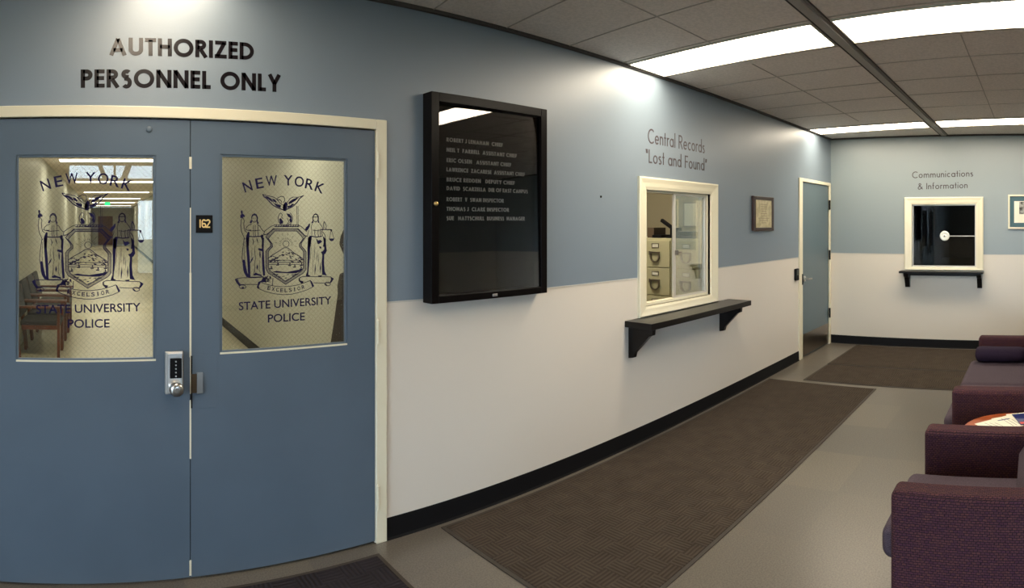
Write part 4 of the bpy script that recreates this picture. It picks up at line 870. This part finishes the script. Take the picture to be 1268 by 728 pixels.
b = BM(); bx(b, (5.25, 3.18, 1.492), (5.6, 3.46, 1.498)); bx(b, (5.25, 3.18, 1.498), (5.6, 3.186, 1.56)); bx(b, (5.25, 3.454, 1.498), (5.6, 3.46, 1.56)); bx(b, (5.594, 3.186, 1.498), (5.6, 3.454, 1.56)); obj('tray_body', b, M['black'], t)
box('paper_stack', (5.26, 3.20, 1.498), (5.58, 3.44, 1.515), mat('dark_folders', (0.06, 0.045, 0.03), rough=.7), t)
box('upper_shelf', (5.25, 3.18, 1.56), (5.6, 3.46, 1.566), M['ink'], t)
t = thing('cardboard_box', 'small brown box with a flat folder on the left filing cabinet', 'box', (5.4, 3.8, 1.492))
box('box_body', (5.28, 3.80, 1.492), (5.5, 3.885, 1.60), mat('brown_card', (0.09, 0.06, 0.035), rough=.8), t, bevel=.002); box('folder', (5.24, 3.68, 1.492), (5.5, 3.795, 1.525), M['black'], t, bevel=.002)
t = thing('framed_notice', 'pale framed notice on the office wall behind the cabinets', 'picture', (OX1, 3.95, 1.6))
b = BM(); q0, q1 = 3.84, 4.05; bx(b, (OX1 - .02, q0, 1.60), (OX1, q0 + .015, 1.90)); bx(b, (OX1 - .02, q1 - .015, 1.60), (OX1, q1, 1.90)); bx(b, (OX1 - .02, q0 + .015, 1.60), (OX1, q1 - .015, 1.615)); bx(b, (OX1 - .02, q0 + .015, 1.885), (OX1, q1 - .015, 1.90)); obj('frame', b, M['steel_dark'], t)
box('sheet', (OX1 - .012, q0 + .015, 1.615), (OX1 - .004, q1 - .015, 1.885), M['paper'], t)
# ------------------------------------------------------------------ corridor chairs
def corridor_chair():
    t = thing('waiting_chair', 'wooden armchair', 'chair', (0, 0, 0), 'wooden waiting chairs in the corridor')
    # faces +x locally; seat front at x = .27
    def leg(x, y, h0, h1, lean=0):
        b = BM(); prism(b, [(x - .018, h0), (x + .018, h0), (x + .018 + lean, h1), (x - .018 + lean, h1)], lambda u, v: (u, y - .014, v), lambda u, v: (u, y + .014, v)); obj('leg', b, M['wood'], t, bevel=.003)
    for y in (-.27, .27):
        leg(.25, y, 0, .62); leg(-.22, y, 0, .84, -.09)
        b = BM(); bx(b, (-.26, y - .028, .615), (.30, y + .028, .645)); obj('arm', b, M['wood'], t, bevel=.008)
        b = BM(); bx(b, (-.2, y - .01, .36), (.24, y + .01, .41)); obj('side_rail', b, M['wood'], t)
    b = BM(); bx(b, (-.22, -.25, .39), (.27, .25, .46)); obj('seat', b, M['seatdark'], t, bevel=.022, seg=4)
    b = BM(); prism(b, [(-.20, .50), (-.26, .50), (-.335, .88), (-.29, .88)], lambda u, v: (u, -.25, v), lambda u, v: (u, .25, v)); obj('backrest', b, M['seatdark'], t, bevel=.018, seg=4)
    return t
ch0 = corridor_chair()
labs = ['dark padded wooden armchair in the corridor, nearest the door glass', 'second dark padded wooden armchair from the door glass', 'third dark padded wooden armchair down the corridor', 'farthest dark padded wooden armchair in the corridor row']
for k in range(4):
    o = ch0 if k == 0 else copy_tree(ch0)
    o.location = cr_(-.84, 7.66 + .64 * k, 0); o.rotation_euler = (0, 0, -PHI); o['label'] = labs[k]
t = thing('dark_form', 'dark brown form seen at the right edge of the right door pane', 'coat', cr_(CA1 - .05, 4.7, 1.7))  # dark form of unclear nature, given a coat-like outline
b = BM(); s0 = 4.62
pts = [(3.9, .45), (3.9, 1.70), (4.2, 1.72), (4.32, 1.62), (4.40, 1.55), (4.43, 1.48), (4.33, 1.40), (4.31, 1.28), (4.42, 1.26), (4.47, 1.16), (4.46, 1.10), (4.53, .9), (4.62, .68), (4.62, .45)]
prism(b, pts, lambda u, v: cr_(CA1 - .10, u, v), lambda u, v: cr_(CA1 - .001, u, v)); obj('form_body', b, mat('dark_brown_matte', (0.03, 0.022, 0.018), rough=.9), t, bevel=.02, seg=3)
b = BM(); p0 = cr_(CA1 - .001, 4.2, 1.76); p1 = cr_(CA1 - .09, 4.2, 1.76); tube(b, p0, p1, .008); obj('hook', b, M['steel_dark'], t)
t = thing('exit_sign', 'small glowing green sign far down the corridor', 'exit sign', cr_(.0, 30, 2.3)); b = BM(); bx(b, (-.13, 30, 2.50), (.13, 30.08, 2.66), CM); obj('sign_case', b, M['exit'], t)
b = BM(); bx(b, (-.02, 30.02, 2.66), (.02, 30.06, CH), CM); obj('mount', b, M['housing'], t)
b = BM(); bx(b, (-.7, CS1 - .05, 0), (.4, CS1, 2.15), CM); D3 = struct('door_3', b, M['wood'])
# ------------------------------------------------------------------ windows behind the camera and the winter outdoors (seen as reflections), plus an added west window
def ext_window(name, mp, u0, u1, z0, z1, nm):
    b = BM(); s = .04
    def q(a0, a1, c0, c1):
        l_ = mp(a0, c0, 0); h_ = mp(a1, c1, .1); bx(b, tuple(min(i, j) for i, j in zip(l_, h_)), tuple(max(i, j) for i, j in zip(l_, h_)))
    q(u0, u0 + s, z0, z1); q(u1 - s, u1, z0, z1); q(u0 + s, u1 - s, z0, z0 + s); q(u0 + s, u1 - s, z1 - s, z1)
    for k in range(1, nm): uu = u0 + (u1 - u0) * k / nm; q(uu - s / 2, uu + s / 2, z0 + s, z1 - s)
    o = struct(name, b, M['alu']); l_ = mp(u0 + s, z0 + s, .045); h_ = mp(u1 - s, z1 - s, .055)
    g = BM(); bx(g, tuple(min(i, j) for i, j in zip(l_, h_)), tuple(max(i, j) for i, j in zip(l_, h_))); obj('glass_pane', g, M['glass'], o)
ext_window('window_3', lambda u, v, o: (u, SY - TH + o, v), *SWIN[1], 2); ext_window('window_4', lambda u, v, o: (u, SY - TH + o, v), *SWIN[0], 3); ext_window('window_5_added', lambda u, v, o: (WX - TH + o, u, v), *WWIN, 4)
b = BM(); bx(b, (-60, -60, -.2), (60, 60, -.12)); g = tag(obj('lawn', b, M['grass']), 'pale winter ground outside the lobby windows', 'ground'); g['kind'] = 'stuff'
def bare_tree(x, y, h_, seed, label):
    r = random.Random(seed); b = BM()
    def grow(p, d, l_, rad, n):
        q = p + d * l_; tube(b, p, q, rad, rad * .65, seg=5, cap=False)
        if n == 0: return
        for _ in range(3):
            e = (d + Vector((r.uniform(-.7, .7), r.uniform(-.7, .7), r.uniform(-.1, .4)))).normalized(); grow(q, e, l_ * r.uniform(.6, .8), rad * .6, n - 1)
    grow(Vector((x, y, -.12)), Vector((0, 0, 1)), h_ * .33, h_ * .022, 5)
    tag(obj('bare_tree', b, M['bark']), label, 'tree', 'bare winter trees outside')
bare_tree(1.2, -12, 7, 1, 'bare winter tree reflected in the top of the left door pane'); bare_tree(5.6, -13.5, 8, 2, 'bare winter tree reflected at the right edge of the left door pane'); bare_tree(-4.6, -17, 8, 3, 'bare winter tree farthest from the lobby windows')
